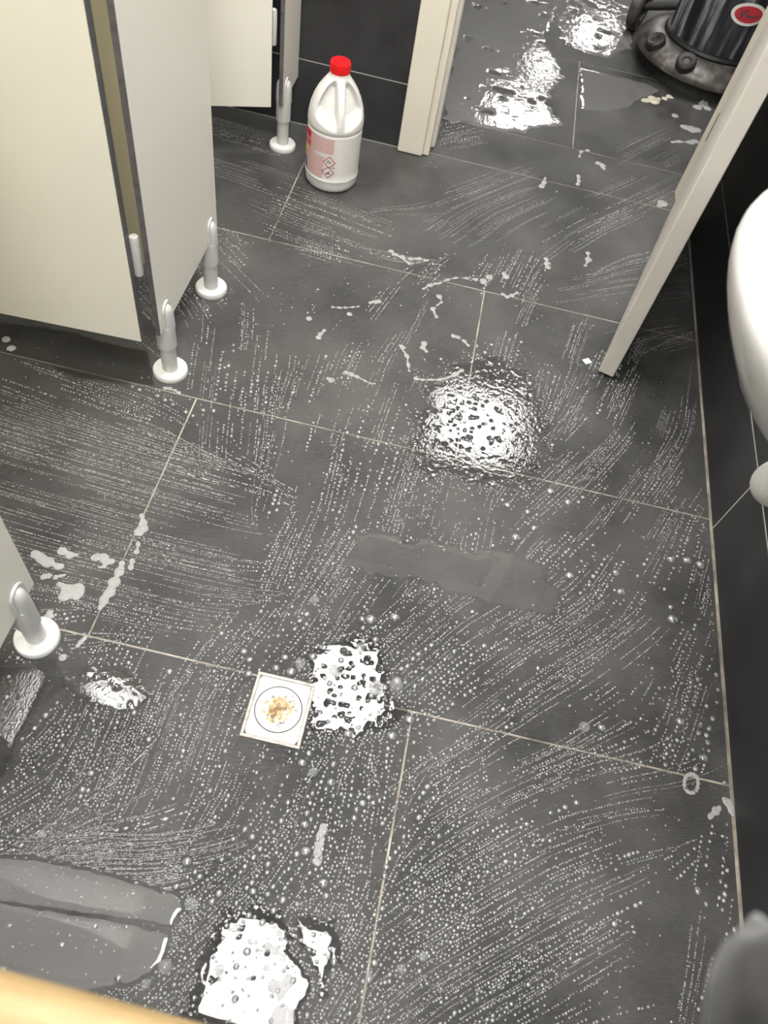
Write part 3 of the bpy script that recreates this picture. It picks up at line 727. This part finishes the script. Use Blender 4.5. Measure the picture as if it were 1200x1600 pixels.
# dark scum trail left of the machine
def foam(circles, lab, mat=None, h=.26, name='foam_blob', cell=.0012, rag=.42, group='blobs of soap foam', seed=None, cat='foam', hole=None):
    """circles: (px, py, radius in px); blended into one flattened lump"""
    mat = mat or M_FOAM; cs = []
    for x, y_, r_ in circles:
        p = atZ(x, y_); e = atZ(x + r_, y_); cs.append((p[0], p[1], float(np.hypot(*(e - p)[:2]))))
    full = [cs[0]]
    for u_, w_ in zip(cs, cs[1:]):
        dd = math.hypot(u_[0] - w_[0], u_[1] - w_[1]); m_ = int(dd / (.8 * min(u_[2], w_[2])))
        if dd < 9 * (u_[2] + w_[2]):
            for q_ in range(1, m_ + 1):
                t = q_ / (m_ + 1); nk = 1 - .68 * math.sin(math.pi * t) ** .7; full.append((u_[0] + (w_[0] - u_[0]) * t, u_[1] + (w_[1] - u_[1]) * t, (u_[2] + (w_[2] - u_[2]) * t) * nk))
        full.append(w_)
    nc = len(cs); cs = np.array(full); rm = cs[:, 2].max(); seed = seed if seed is not None else int(abs(cs[0, 0] * 1e4)) % 1000
    cell = min(cell, max(.0006, rm / 5))
    bb = (*(cs[:, :2].min(0) - rm * 1.6), *(cs[:, :2].max(0) + rm * 1.6))
    def fld(X, Y):
        f_ = np.full(X.shape, 0.0); k = 5.0 / rm
        acc = np.zeros(X.shape)
        for a, b_, r_ in cs: acc += np.exp(k * np.clip(r_ - np.hypot(X - a, Y - b_), -8 / k, None))
        f_ = np.log(np.maximum(acc, 1e-9)) / k - .10 * rm * min(1, (nc - 1) / 3)
        f_ = f_ + rag * rm * fbm(X, Y, .8 / rm, seed, 3)
        if hole is not None:
            hp = atZ(hole[0], hole[1]); hr = float(np.hypot(*(atZ(hole[0] + hole[2], hole[1]) - hp)[:2])); f_ = np.minimum(f_, np.hypot(X - hp[0], Y - hp[1]) - hr)
        return f_
    V, Q = hf_mesh(name, fld, bb, cell, lambda F_, X, Y: h * np.sqrt(np.maximum(F_, 0) * rm) * (1 + .35 * fbm(X, Y, 1.6 / rm, seed + 3, 2)) )
    if len(Q) == 0: return
    o = link(name, np_mesh(name, V, Q), mat); centre_obj(o); tag(o, lab, cat, group); return o
foam([(55, 866, 9), (63, 872, 8), (75, 880, 10), (88, 885, 6), (97, 884, 3)], 'two-lobed soap foam blob nearest the left edge panel')
foam([(98, 862, 9), (108, 868, 8), (120, 867, 4)], 'oval soap foam blob above the pedestal foot, second from the left')
foam([(150, 872, 8), (162, 872, 9), (158, 884, 8), (175, 876, 5)], 'soap foam blob with a dark popped bubble in it', hole=(157, 882, 3.5))
foam([(107, 920, 9), (122, 920, 11), (100, 932, 9), (118, 930, 9), (92, 912, 4)], 'roundish lumpy soap foam blob directly above the pedestal foot')
foam([(222, 806, 4), (224, 818, 7), (218, 832, 9), (226, 826, 7)], 'wedge of soap foam at the upper end of the grout joint')
foam([(190, 880, 6), (186, 894, 9), (178, 910, 11), (172, 924, 11), (162, 940, 8), (157, 950, 4)], 'long soap foam strip lying along the grout joint')
foam([(216, 850, 4), (214, 862, 5)], 'small foam sliver right of the grout joint, upper one')
foam([(207, 876, 5), (204, 887, 4)], 'small foam sliver right of the grout joint, lower one')
foam([(68, 902, 5), (76, 900, 5)], 'small flat foam patch below the two-lobed blob, left one')
foam([(87, 902, 4), (94, 900, 3), (101, 899, 2)], 'small flat foam patch below the two-lobed blob, right one')
foam([(78, 958, 6), (72, 965, 7), (83, 962, 4)], 'foam lump touching the pedestal foot at the left edge')
foam([(132, 997, 4), (126, 1003, 5), (121, 1009, 3)], 'foam lump at the lower end of the left grout joint')
foam([(98, 1027, 6)], 'round foam dot just under the left pedestal foot')
foam([(505, 1293, 7), (501, 1305, 7), (499, 1318, 8), (496, 1332, 8), (495, 1345, 8)], 'long upright foam drip between the drain and the bottom puddle')
foam([(1080 + 11 * math.cos(a), 1224 + 15 * math.sin(a), 3.2) for a in np.arange(0, 6.2, .42)], 'foam ring on the grout line by the right wall', rag=.12)
foam([(1118, 1268, 7), (1110, 1276, 6), (1124, 1262, 4)], 'grey foam smear just below the foam ring')
foam([(1138, 1252, 5), (1142, 1262, 6), (1145, 1272, 5), (1132, 1250, 4)], 'foam caught in the corner joint of the right wall')
foam([(483, 498, 5)], 'round foam drop left of the dark bare patch')
foam([(498, 528, 5), (501, 522, 4), (507, 516, 2)], 'comma shaped foam drop in the dark bare patch')
foam([(578, 473, 3), (586, 472, 4.5), (592, 471, 4)], 'foam drop at the right end of the foam curl')
foam([(520, 480, 2.5), (530, 481, 3), (540, 481, 3), (552, 480, 2.5), (560, 479, 2.5)], 'thin foam streak in the foam curl')
foam([(546, 491, 4)], 'small foam dot under the foam curl')
foam([(540, 582, 4), (548, 585, 4.5), (558, 589, 3), (570, 595, 2), (582, 600, 1.8)], 'comet shaped foam streak right of its round drop')
foam([(518, 594, 5), (512, 592, 3)], 'foam drop left of the comet shaped streak')
foam([(631, 543, 4), (625, 540, 3), (636, 556, 4), (638, 570, 3), (640, 580, 3)], 'left arm of the foam ring smear', h=.3)
foam([(650, 592, 4), (662, 594, 3), (674, 593, 3), (686, 594, 3), (700, 590, 3), (712, 585, 5), (722, 579, 4)], 'bottom sweep of the foam ring smear', h=.3)
foam([(663, 537, 5), (660, 543, 4), (666, 549, 3)], 'foam drop inside the foam ring smear')
foam([(708, 525, 4), (716, 527, 4), (726, 533, 4.5), (732, 540, 3)], 'foam arc at the upper right of the foam ring smear')
foam([(686, 463, 4.5), (690, 472, 2.5), (676, 484, 4), (682, 496, 3)], 'foam droplets strung together above the foam ring smear')
foam([(662, 451, 3), (672, 446, 4), (684, 443, 3), (700, 437, 2.5), (712, 434, 2.5), (730, 435, 3), (744, 437, 4)], 'stringy foam across the upper grout line')
foam([(755, 440, 6)], 'foam drop at the end of the stringy foam')
foam([(764, 433, 5)], 'foam drop beside the stringy foam, upper one')
foam([(790, 433, 5), (788, 428, 4)], 'foam drop right of the stringy foam')
foam([(786, 460, 4), (792, 464, 4), (800, 462, 4), (808, 457, 3)], 'hooked foam smear right of the upper grout joint')
foam([(615, 397, 3), (630, 402, 4), (642, 405, 4), (655, 404, 4), (668, 407, 3), (640, 412, 3), (610, 392, 4)], 'squiggle of foam in front of the bottle', rag=.5)
foam([(853, 405, 4), (855, 412, 5), (856, 418, 4)], 'upright foam drop, left of two in the middle distance')
foam([(919, 395, 4), (920, 405, 5), (915, 415, 3)], 'upright foam drop, right of two in the middle distance')
foam([(916, 565, 1)], 'tiny foam speck beside the paper scrap')
foam([(1035, 318, 7), (1030, 322, 4)], 'foam blob against the open room door')
foam([(1008, 157, 6), (1018, 153, 7), (1022, 160, 6), (1030, 155, 4)], 'yellowish foam clump in front of the machine, left one', M_FOAMY)
foam([(1038, 154, 4), (1046, 151, 5), (1051, 153, 3)], 'yellowish foam clump in front of the machine, right one', M_FOAMY)
foam([(1090, 168, 6), (1100, 158, 5), (1106, 170, 6), (1098, 164, 5)], 'pale foam clump nearest the edge of the open room door')
foam([(1070, 199, 6), (1080, 202, 8), (1090, 203, 5)], 'pale foam clump below the yellowish foam')
foam([(1055, 181, 5)], 'small foam dot between the yellowish foam and the room door')
foam([(1050, 222, 3), (1060, 221, 3), (1080, 223, 5), (1086, 221, 5)], 'foam streak lowest of the clumps by the room door')
foam([(935, 255, 5), (941, 258, 5), (944, 265, 2)], 'curled foam drop beyond the doorway')
foam([(905, 283, 3), (904, 275, 3), (903, 288, 3)], 'foam drop on the threshold, left of the curled one')
foam([(918, 235, 3), (908, 237, 3), (905, 245, 2)], 'foam fleck on the threshold joint')
foam([(850, 285, 4), (846, 292, 4), (852, 278, 2)], 'foam drop on the threshold in line with the bright reflection')
foam([(258, 607, 4), (266, 607, 4), (274, 610, 3), (280, 614, 4)], 'foam smear in front of the nearest centre pedestal foot')
foam([(10, 531, 7)], 'foam dot under the large open door, upper one')
foam([(17, 545, 7)], 'foam dot under the large open door, lower one')
foam([(427, 1540, 12), (450, 1535, 14), (440, 1552, 11), (437, 1562, 6)], 'heart shaped foam lump in the bottom reflection', M_BIGB)
foam([(440, 1580, 14), (448, 1592, 14), (432, 1595, 12)], 'foam lump at the very bottom edge of the photo', M_BIGB)
foam([(366, 1452, 7), (372, 1447, 6), (360, 1455, 5)], 'kidney shaped bubble lump at the top of the bottom reflection', M_BIGB)
foam([(428, 1450, 7), (436, 1458, 7), (424, 1444, 5)], 'slanted bubble lump between the two bottom puddles', M_BIGB)
foam([(408, 1485, 7), (418, 1480, 9), (430, 1485, 9), (443, 1496, 8)], 'long bubble lump in the bottom reflection', M_BIGB)
foam([(392, 1471, 7), (400, 1472, 6)], 'oval bubble lump in the bottom reflection', M_BIGB)
foam([(905 + 4 * i, 3 + 3 * i + 1.2 * (i % 3), 6) for i in range(9)] + [(942, 36, 6), (950, 44, 6), (960, 52, 7), (970, 60, 7), (978, 68, 6), (984, 76, 5)], 'dirty pinkish scum trail beside the machine wheel', M_DIRTY, h=.1, rag=.5, name='scum_trail', cat='scum', group=None).location.z = .0012

# bit of paper on the floor
pc = atZ(917, 565)
ps = MB().box(-.010, .010, -.0085, .0085, .001, .0022).build('paper_scrap', M_PAPER, bevel=.0004, seg=1); ps.location = (pc[0], pc[1], .0002); ps.rotation_euler.z = .65
tag(ps, 'small square white paper scrap lying by the open room door', 'paper')

# larger clear bubbles
BIG = [(523, 1048, 11), (588, 1076, 13), (619, 1071, 12), (620, 1064, 8), (491, 938, 9), (580, 968, 9), (617, 965, 8), (469, 1038, 9), (455, 1050, 8), (445, 1027, 6), (563, 1012, 8), (489, 1026, 7), (533, 1032, 5), (554, 1075, 6),
       (431, 1044, 6), (388, 1053, 7), (381, 1018, 6), (390, 1031, 6), (346, 990, 5), (544, 1147, 7), (489, 1207, 9), (472, 1192, 7), (517, 1222, 7), (567, 1255, 6), (476, 1288, 7), (478, 1330, 8), (505, 1380, 8), (510, 1400, 6),
       (299, 1412, 11), (258, 1511, 13), (228, 1538, 9), (343, 1516, 8), (416, 1512, 6), (386, 1487, 7), (395, 1393, 6), (292, 1346, 8), (66, 1303, 8), (628, 1515, 9), (661, 1495, 8), (577, 1528, 8), (128, 1234, 6), (142, 1208, 6),
       (890, 900, 7), (1073, 876, 7), (962, 895, 6), (1049, 874, 7), (1051, 968, 8), (1094, 883, 7), (913, 1136, 9), (940, 1137, 6), (1063, 1127, 7), (1099, 1184, 7), (806, 840, 7), (793, 790, 6), (860, 768, 7), (824, 800, 5), (888, 785, 6), (834, 826, 6), (970, 925, 7), (640, 1125, 8), (612, 1150, 8)]
NAMED = {0: 'round clear bubble in the bright reflection right of the drain, largest there', 1: 'oval clear bubble at the right rim of the reflection by the drain', 2: 'clear bubble just outside the reflection, farthest right of the drain',
         4: 'pale bubble standing alone well above the drain', 10: 'clear bubble at the top of the reflection by the drain', 7: 'clear bubble beside the top right corner of the drain', 20: 'pale bubble below the lower right corner of the drain',
         28: 'clear ringed bubble beside the right end of the smooth grey puddle', 29: 'big clear bubble with a bright crescent left of the bottom reflection', 30: 'clear bubble with a bright crescent just above the wooden pole', 31: 'dark round bubble in the middle of the bottom reflection',
         32: 'small dark bubble in the bottom reflection, right of the round one', 36: 'pale bubble alone near the left edge above the smooth grey puddle', 37: 'big pale bubble right of the bottom grout joint, lower one', 38: 'pale bubble right of the bottom grout joint, upper one', 39: 'pale bubble pressed against the bottom grout joint', 48: 'pale bubble at the left end of the short foam row near the right wall'}
EXTRA = []
for i, (x, y_, r_) in enumerate(BIG):
    p = atZ(x, y_); R = float(np.hypot(*(atZ(x + r_, y_) - p)[:2])) * .92
    if i not in NAMED: EXTRA.append((p[0], p[1], R * .95, 0, 0)); continue
    me = MB().lathe([(R, .0004), (R * .97, R * .22), (R * .82, R * .42), (R * .55, R * .58), (R * .25, R * .66), (0, R * .68)], 18, cap=False).mesh('bubble', smooth=80)
    o = link('soap_bubble', me, M_BIGB); o.location = (p[0], p[1], 0); o.scale = (1, random.uniform(.85, 1.15), 1); o.rotation_euler.z = random.uniform(0, 3)
    tag(o, NAMED[i], 'bubble', 'large soap bubbles on the floor')

# ------------------------------------------------------------------ rows of tiny soap beads left by the brush
# control points: pixel on the floor, streak direction there, density, bead size (mm), line fineness
CP = [(100, 620, 1, .36, .7, 1.6, 1), (120, 760, 1, .28, .9, 1.1, 2), (60, 690, 1, .30, .8, 1.2, 2), (330, 250, 1, .32, .35, 1.0, 2), (390, 330, 1, .40, .6, 1.1, 2), (550, 340, 1, .38, .8, 1.1, 2), (480, 410, 1, .30, .8, 1.6, 1),
      (380, 420, .7, .7, .8, 2.1, 0), (800, 310, 1, -.42, .75, 1.2, 2), (960, 230, 1, -.5, .6, 1.2, 2), (980, 330, 1, -.45, .7, 1.3, 2), (720, 380, .8, -.6, .8, 1.5, 1), (790, 420, .45, -.9, 1, 2.0, 0), (880, 420, .8, -.6, .7, 1.4, 1), (1000, 470, 1, -.1, .35, 1.2, 2),
      (560, 520, .62, -.8, .9, 1.5, 0), (420, 560, .12, -1, .5, 2.0, 0), (370, 640, .1, -1, .8, 2.2, 0), (480, 600, .35, -.93, .9, 2.0, 0), (600, 640, .35, -.93, 1.1, 1.9, 0), (690, 560, .3, -.95, 1.0, 1.6, 0), (770, 600, .18, -1, 1.3, 1.8, 0),
      (850, 560, .3, -.95, .9, 1.5, 1), (930, 600, .45, -.9, 1.0, 1.7, 0), (1000, 640, .38, -.93, .8, 1.3, 1), (1080, 650, .1, -1, .25, 1.3, 1), (1010, 740, .62, -.8, .9, 1.7, 0), (920, 720, .7, -.72, 1.1, 1.7, 0),
      (480, 740, .25, -.97, .9, 1.8, 0), (620, 780, .3, -.95, 1.0, 2.0, 0), (730, 830, .2, -.98, .8, 1.9, 0), (850, 820, .75, -.68, 1.2, 2.3, 0), (980, 830, .55, -.84, 1.0, 1.9, 0), (1075, 900, .25, -.97, .9, 2.4, 0), (1000, 920, .5, -.87, .8, 2.2, 0),
      (300, 780, 1, .27, .7, 1.1, 2), (330, 900, 1, .22, .6, 1.1, 2), (240, 930, 1, .25, .5, 1.3, 1), (420, 900, .4, -.92, .9, 1.8, 0), (510, 930, .55, -.84, 1.3, 2.4, 0), (640, 980, .75, -.65, 1.2, 2.2, 0), (760, 970, .85, -.5, .9, 1.9, 0), (860, 1040, .85, -.52, .8, 1.6, 1), (960, 1020, .8, -.6, .8, 1.6, 1),
      (330, 1000, .6, -.75, .9, 1.9, 0), (420, 1010, .62, -.78, 1.4, 2.4, 0), (640, 1080, .75, -.66, 1.5, 2.5, 0), (760, 1090, .8, -.6, 1.2, 2.2, 0), (880, 1130, .85, -.52, .8, 1.8, 0), (1060, 1100, .3, -.95, .8, 2.2, 0), (1100, 1180, .3, -.95, .7, 2.4, 0),
      (700, 1200, .86, -.5, 1.1, 1.7, 0), (820, 1210, .9, -.42, 1.0, 1.4, 1), (940, 1240, .97, -.22, .9, 1.5, 1), (1010, 1290, 1, -.08, .7, 1.4, 1), (760, 1330, .86, -.5, 1.2, 1.9, 0), (880, 1320, .92, -.36, 1.0, 1.9, 0), (680, 1400, .85, -.53, 1.5, 2.3, 0), (800, 1420, .86, -.5, 1.0, 1.8, 0),
      (1080, 1350, .15, -1, .8, 2.6, 0), (950, 1430, .9, -.4, .35, 1.3, 1), (900, 1500, .85, -.52, .3, 1.5, 1), (660, 1510, .85, -.5, 1.0, 1.7, 0), (1020, 1500, .1, -1, .25, 1.7, 0), (780, 1550, .86, -.5, .3, 1.6, 1), (980, 1570, 1, -.1, .15, 1.2, 2),
      (550, 1230, .15, -1, 1.5, 2.3, 0), (560, 1360, .12, -1, 1.4, 2.1, 0), (490, 1330, .2, -.98, 1.2, 2.2, 0), (430, 1290, .35, -.94, 1.3, 1.9, 0), (420, 1390, .6, -.8, 1.4, 2.1, 0), (530, 1190, .5, -.86, 1.5, 2.5, 0), (340, 1420, .7, -.7, 1.5, 2.0, 0), (540, 1570, .5, -.86, 1.6, 2.0, 0),
      (180, 1120, .4, -.92, 1.2, 1.8, 0), (280, 1180, .35, -.94, 1.5, 1.8, 0), (140, 1230, .35, -.94, 1.2, 1.7, 0), (60, 1280, .8, -.5, .9, 1.5, 1), (260, 1290, .45, -.9, .9, 1.6, 1), (340, 1260, .3, -.95, .6, 1.6, 1), (310, 1360, .8, -.5, 1.2, 1.8, 0), (130, 1330, 1, .1, .9, 1.1, 2), (400, 1200, .4, -.9, .5, 1.6, 1),
      (280, 1500, .7, -.7, 1.2, 1.9, 0), (800, 230, 1, -.2, .5, 1.3, 1), (760, 120, .5, -.8, .4, 1.5, 1), (880, 120, .5, -.8, .15, 1.5, 1), (950, 200, 1, -.4, .6, 1.2, 2), (640, 290, 1, -.3, .4, 1.3, 1), (600, 270, 1, -.2, .2, 1.2, 1)]
cw = []
for x, y_, dx, dy, den, sz, fine in CP:
    p = atZ(x, y_)[:2]; q = atZ(x + dx * 6, y_ + dy * 6)[:2]; d = (q - p) / np.linalg.norm(q - p)
    cw.append((p[0], p[1], d[0], d[1], den, sz, fine))
cw = np.array(cw)
ang2 = 2 * np.arctan2(cw[:, 3], cw[:, 2]); TV = np.stack([np.cos(ang2), np.sin(ang2), cw[:, 4], cw[:, 5], cw[:, 6]], 1)
gx0, gy0, gs = -1.6, -1.3, .02
GX, GY = np.meshgrid(gx0 + gs * np.arange(130), gy0 + gs * np.arange(225), indexing='ij')
D2 = (GX[..., None] - cw[:, 0]) ** 2 + (GY[..., None] - cw[:, 1]) ** 2
W = 1 / (D2 + .0008) ** 2.4; W /= W.sum(-1, keepdims=True)
GR = W @ TV                                         # smooth field on a floor grid
def look(P):
    i = np.clip(((P[:, 0] - gx0) / gs), 0, 128.999); j = np.clip(((P[:, 1] - gy0) / gs), 0, 223.999)
    return GR[i.astype(int), j.astype(int)]
BARE = [([(468, 500), (500, 478), (560, 484), (610, 492), (580, 520), (530, 545), (480, 560), (462, 535)], .05), ([(640, 540), (660, 520), (715, 520), (735, 545), (715, 580), (660, 590), (640, 575)], .12),
        ([(500, 610), (545, 600), (590, 606), (570, 640), (520, 630)], .2), ([(660, 745), (700, 740), (760, 770), (750, 830), (690, 850), (640, 840), (620, 790)], .35), ([(500, 1155), (560, 1165), (560, 1185), (490, 1180)], .2),
        ([(1000, 1420), (1040, 1300), (1060, 1500), (1010, 1620), (900, 1620)], .3), ([(380, 1120), (480, 1180), (460, 1240), (380, 1250), (350, 1180)], .4)]
BAREW = [(fl(p), k) for p, k in BARE]
SOLID = [(bp[0], bp[1], .082), (XP - TH / 2, .086, .043), (XP - TH / 2, .383, .043), (XP - TH / 2, 1.07, .043), (XP - TH / 2, -.600, .043), (mc[0], mc[1], .285), (XP - TH / 2, -.905, .043), (-1.18, .262, .043), (-1.18, -.75, .043)]
def keep(P):
    k = np.ones(len(P))
    for poly, namp, nsc, seed, holes, hs_ in PUD:
        s_ = sdf(poly, P[:, 0], P[:, 1]) + namp * 2 * fbm(P[:, 0], P[:, 1], nsc, seed)
        if holes: s_ = np.minimum(s_, (fbm(P[:, 0], P[:, 1], hs_, seed + 9) + holes) * .05)
        k = np.where(s_ > (.001 if holes else -.006), k * (.10 if holes else .02), k)
    for poly, f_ in BAREW: k = np.where(sdf(poly, P[:, 0], P[:, 1]) > 0, k * f_, k)
    k = np.where((P[:, 0] > XW - .012), 0, k)
    k = np.where((np.abs(P[:, 0] - dc[0]) < .056) & (np.abs(P[:, 1] - dc[1]) < .063), 0, k)
    for a, b_, r_ in SOLID: k = np.where(np.hypot(P[:, 0] - a, P[:, 1] - b_) < r_, 0, k)
    k = np.where((P[:, 1] > 1.18) & (P[:, 1] < YB2) & ((P[:, 0] < -.22) | (P[:, 0] > .56)), 0, k)
    return k
# the brush leaves bundles of parallel beaded rows
NB = 1150
px = rng.uniform(-20, 1170, NB * 2); py = 60 + 1560 * rng.random(NB * 2) ** .85
S0 = np.array([atZ(a, b_)[:2] for a, b_ in zip(px, py)])
den = look(S0)[:, 2] * np.clip(.8 + 1.5 * fbm(S0[:, 0], S0[:, 1], 9, 50), .08, 1.6)
S0 = S0[rng.random(len(S0)) < np.clip(den / 2.6 + .04, 0, .75)]
beads = []
for c0 in S0:
    i0 = look(c0[None])[0]; a0 = .5 * math.atan2(i0[1], i0[0]) + rng.normal(0, .05); fine = i0[4]
    d0 = np.array([math.cos(a0), math.sin(a0)]); n0 = np.array([-d0[1], d0[0]])
    rows = rng.integers(3, 9) if fine < 1.3 else rng.integers(4, 12)
    base = i0[3] * .001 * rng.lognormal(-.10, .24) * (.55 if fine > 1.3 else 1)
    gapr = base * rng.uniform(4.5, 7.0) if fine < 1.3 else rng.uniform(.006, .012)
    Lb = rng.uniform(.08, .24) * (1.9 if fine > 1.3 else 1.4 if fine > .8 else 1)
    for k in range(rows):
        if rng.random() < .22: continue
        rr = base * rng.lognormal(0, .36); st = rr * rng.uniform(2.9, 4.8)
        L0 = Lb * rng.uniform(.5, 1.1); m_ = max(2, int(L0 / st))
        p = c0 + n0 * ((k - rows / 2) * gapr + rng.normal(0, gapr * .15)) - d0 * (L0 / 2 + rng.normal(0, .012)); ca = a0
        for q_ in range(m_):
            f_ = look(p[None])[0]; fa = .5 * math.atan2(f_[1], f_[0]); da = (fa - ca + math.pi / 2) % math.pi - math.pi / 2
            ca += max(-2.2 * st, min(2.2 * st, da))
            p = p + np.array([math.cos(ca), math.sin(ca)]) * st * rng.uniform(.8, 1.2)
            if rng.random() < (.82 if fine < 1.3 else .62):
                beads.append((p[0] - math.sin(ca) * rng.normal(0, .2) * rr, p[1] + math.cos(ca) * rng.normal(0, .2) * rr, min(.005, max(.0006, rr * rng.lognormal(0, .22))), ca, fine))
beads = np.array(beads)
# scattered loose beads
ns = 7000
px = rng.uniform(-20, 1170, ns); py = rng.uniform(100, 1620, ns)
S1 = np.array([atZ(a, b_)[:2] for a, b_ in zip(px, py)]); i1 = look(S1)
sel = rng.random(ns) < i1[:, 2] * .5
S1 = S1[sel]; i1 = i1[sel]
beads = np.concatenate([beads, np.column_stack([S1, np.clip(i1[:, 3] * .001 * rng.lognormal(-.25, .5, len(S1)), .0007, .006), rng.uniform(0, 6.28, len(S1)), np.zeros(len(S1))])])
beads = beads[rng.random(len(beads)) < keep(beads)]
# droplets crowding round the rims of the bright puddles
for (poly, namp, nsc, seed, holes, hs_), cnt in ((PUD[2], 900), (PUD[3], 350), (PUD[4], 1100), (PUD[6], 900)):
    bb0, bb1 = poly.min(0) - .05, poly.max(0) + .05; Q_ = rng.uniform(bb0, bb1, (cnt * 3, 2))
    sd = sdf(poly, Q_[:, 0], Q_[:, 1]) + namp * 2 * fbm(Q_[:, 0], Q_[:, 1], nsc, seed, 4)
    Q_ = Q_[(rng.random(len(Q_)) < np.where(sd > 0, np.exp(-sd / .012) * .35, np.exp(sd / .025)))][:cnt]
    beads = np.concatenate([beads, np.column_stack([Q_, np.clip(.0019 * rng.lognormal(0, .5, len(Q_)), .0007, .006), rng.uniform(0, 6.28, len(Q_)), np.zeros(len(Q_))])])
    beads = beads[~((np.abs(beads[:, 0] - dc[0]) < .056) & (np.abs(beads[:, 1] - dc[1]) < .063))]
beads = np.concatenate([np.array(EXTRA), beads])
# no two beads share the same spot
gridb = {}; ok = np.ones(len(beads), bool); cs_ = .011
for i in range(len(beads)):
    x, y_, r_ = beads[i, 0], beads[i, 1], beads[i, 2]; a, b_ = int(x // cs_), int(y_ // cs_); hit = False
    for da in (-1, 0, 1):
        for db in (-1, 0, 1):
            for (u_, v_, w_) in gridb.get((a + da, b_ + db), ()):
                if (u_ - x) ** 2 + (v_ - y_) ** 2 < (1.35 * max(r_, w_) + .75 * min(r_, w_)) ** 2: hit = True; break
            if hit: break
        if hit: break
    if hit: ok[i] = False
    else: gridb.setdefault((a, b_), []).append((x, y_, r_))
beads = beads[ok]
def dome_field(bd, ns_, prof):
    th = 2 * np.pi * np.arange(ns_) / ns_; nb = len(bd); rows = []
    el = np.where(bd[:, 4] > 1.3, 1.9, 1.15)[:, None]
    for fr_, fz in prof:
        x = bd[:, 2:3] * fr_ * np.cos(th) * el; y_ = bd[:, 2:3] * fr_ * np.sin(th)
        c, s_ = np.cos(bd[:, 3:4]), np.sin(bd[:, 3:4])
        rows.append(np.stack([bd[:, 0:1] + x * c - y_ * s_, bd[:, 1:2] + x * s_ + y_ * c, np.broadcast_to(bd[:, 2:3] * fz + .0003, x.shape)], -1))
    top = np.stack([bd[:, 0], bd[:, 1], bd[:, 2] * .70 + .0003], -1)[:, None, :]
    V = np.concatenate(rows + [top], 1); m_ = V.shape[1]
    t = []; k = len(prof)
    for i in range(k - 1):
        for j in range(ns_):
            a, b_, c_, d_ = i * ns_ + j, i * ns_ + (j + 1) % ns_, (i + 1) * ns_ + (j + 1) % ns_, (i + 1) * ns_ + j
            t += [(a, b_, c_), (a, c_, d_)]
    for j in range(ns_): t.append(((k - 1) * ns_ + j, (k - 1) * ns_ + (j + 1) % ns_, m_ - 1))
    T = np.array(t)[None] + (np.arange(nb) * m_)[:, None, None]
    return V.reshape(-1, 3), T.reshape(-1, 3)
for msk, nm, lab, ns_, prof in ((beads[:, 2] >= .0018, 'soap_beads', 'rows of round soap beads left on the wet tiles by scrubbing', 8, [(1, 0), (.95, .28), (.62, .56)]),
                                (beads[:, 2] < .0018, 'fine_soap_beads', 'fine lines of tiny soap beads streaked over the wet tiles', 6, [(1, 0), (.78, .40)])):
    V, T = dome_field(beads[msk], ns_, prof)
    o = link(nm, np_mesh(nm, V, T), M_BEAD if nm == 'soap_beads' else M_FBEAD); tag(o, lab, 'soap beads', kind='stuff')

# ------------------------------------------------------------------ things close to the lens
a, b_ = Vector(atD(-60, 1556, .40)), Vector(atD(350, 1668, .40)); dirv = (b_ - a).normalized()
c_ = a - dirv * .55; Lp = 1.15
po = empty('wooden_pole', c_); tag(po, 'pale pine broom pole crossing the bottom left corner, slightly out of focus', 'pole')
q = Vector((0, 0, 1)).rotation_difference(dirv); po.rotation_mode = 'QUATERNION'; po.rotation_quaternion = q
MB().lathe([(.011, 0), (.0150, .006), (.0158, .03), (.0158, Lp - .03), (.0150, Lp - .004), (.010, Lp)], 32).build('shaft', M_WOOD, po, smooth=40)
MB().lathe([(.0005, Lp - .001), (.010, Lp + .0008), (.006, Lp + .004), (.0005, Lp + .005)], 24, cap=False).build('end_cap', M_RUBBER, po, smooth=40)

# dark rounded sleeve end poking in at the lower right
e0 = Vector(atD(1112, 1540, .26)); e1 = Vector(atD(1300, 1620, .25)); e2 = Vector(atD(1560, 1860, .25))
pts = []; rad = []
for i in range(41):
    t = i / 40; p_ = (1 - t) ** 2 * e0 + 2 * t * (1 - t) * e1 + t * t * e2
    s_ = min(1, i / 11); base = .031 * math.sqrt(max(0, 1 - (1 - s_) ** 2)) if i < 11 else .031 + .014 * (t - .275)
    pts.append(p_); rad.append(max(.0015, base * (1 + .05 * math.sin(i * 1.3))))
mb = MB().tube(pts, rad, 28)
rr_ = np.random.default_rng(3); ph = rr_.uniform(0, 6.28, 6)
vv = []
for i, q_ in enumerate(mb.v):
    k, ring = i % 28, i // 28; th = 2 * math.pi * k / 28; c0 = pts[ring]
    wv = 1 + .09 * math.sin(3 * th + ring * .35 + ph[0]) * min(1, ring / 6) + .09 * math.sin(6 * th - ring * .3 + ph[1]) * min(1, ring / 8) + .04 * math.sin(9 * th + ring * .6 + ph[2]) * min(1, ring / 6)
    vv.append(tuple(c0 + (Vector(q_) - c0) * wv))
mb.v = vv
sl = mb.build('dark_sleeve', M_DARKF, smooth=180)
tag(sl, 'dark grey rounded shape, strongly out of focus, in the bottom right corner', 'clothing')
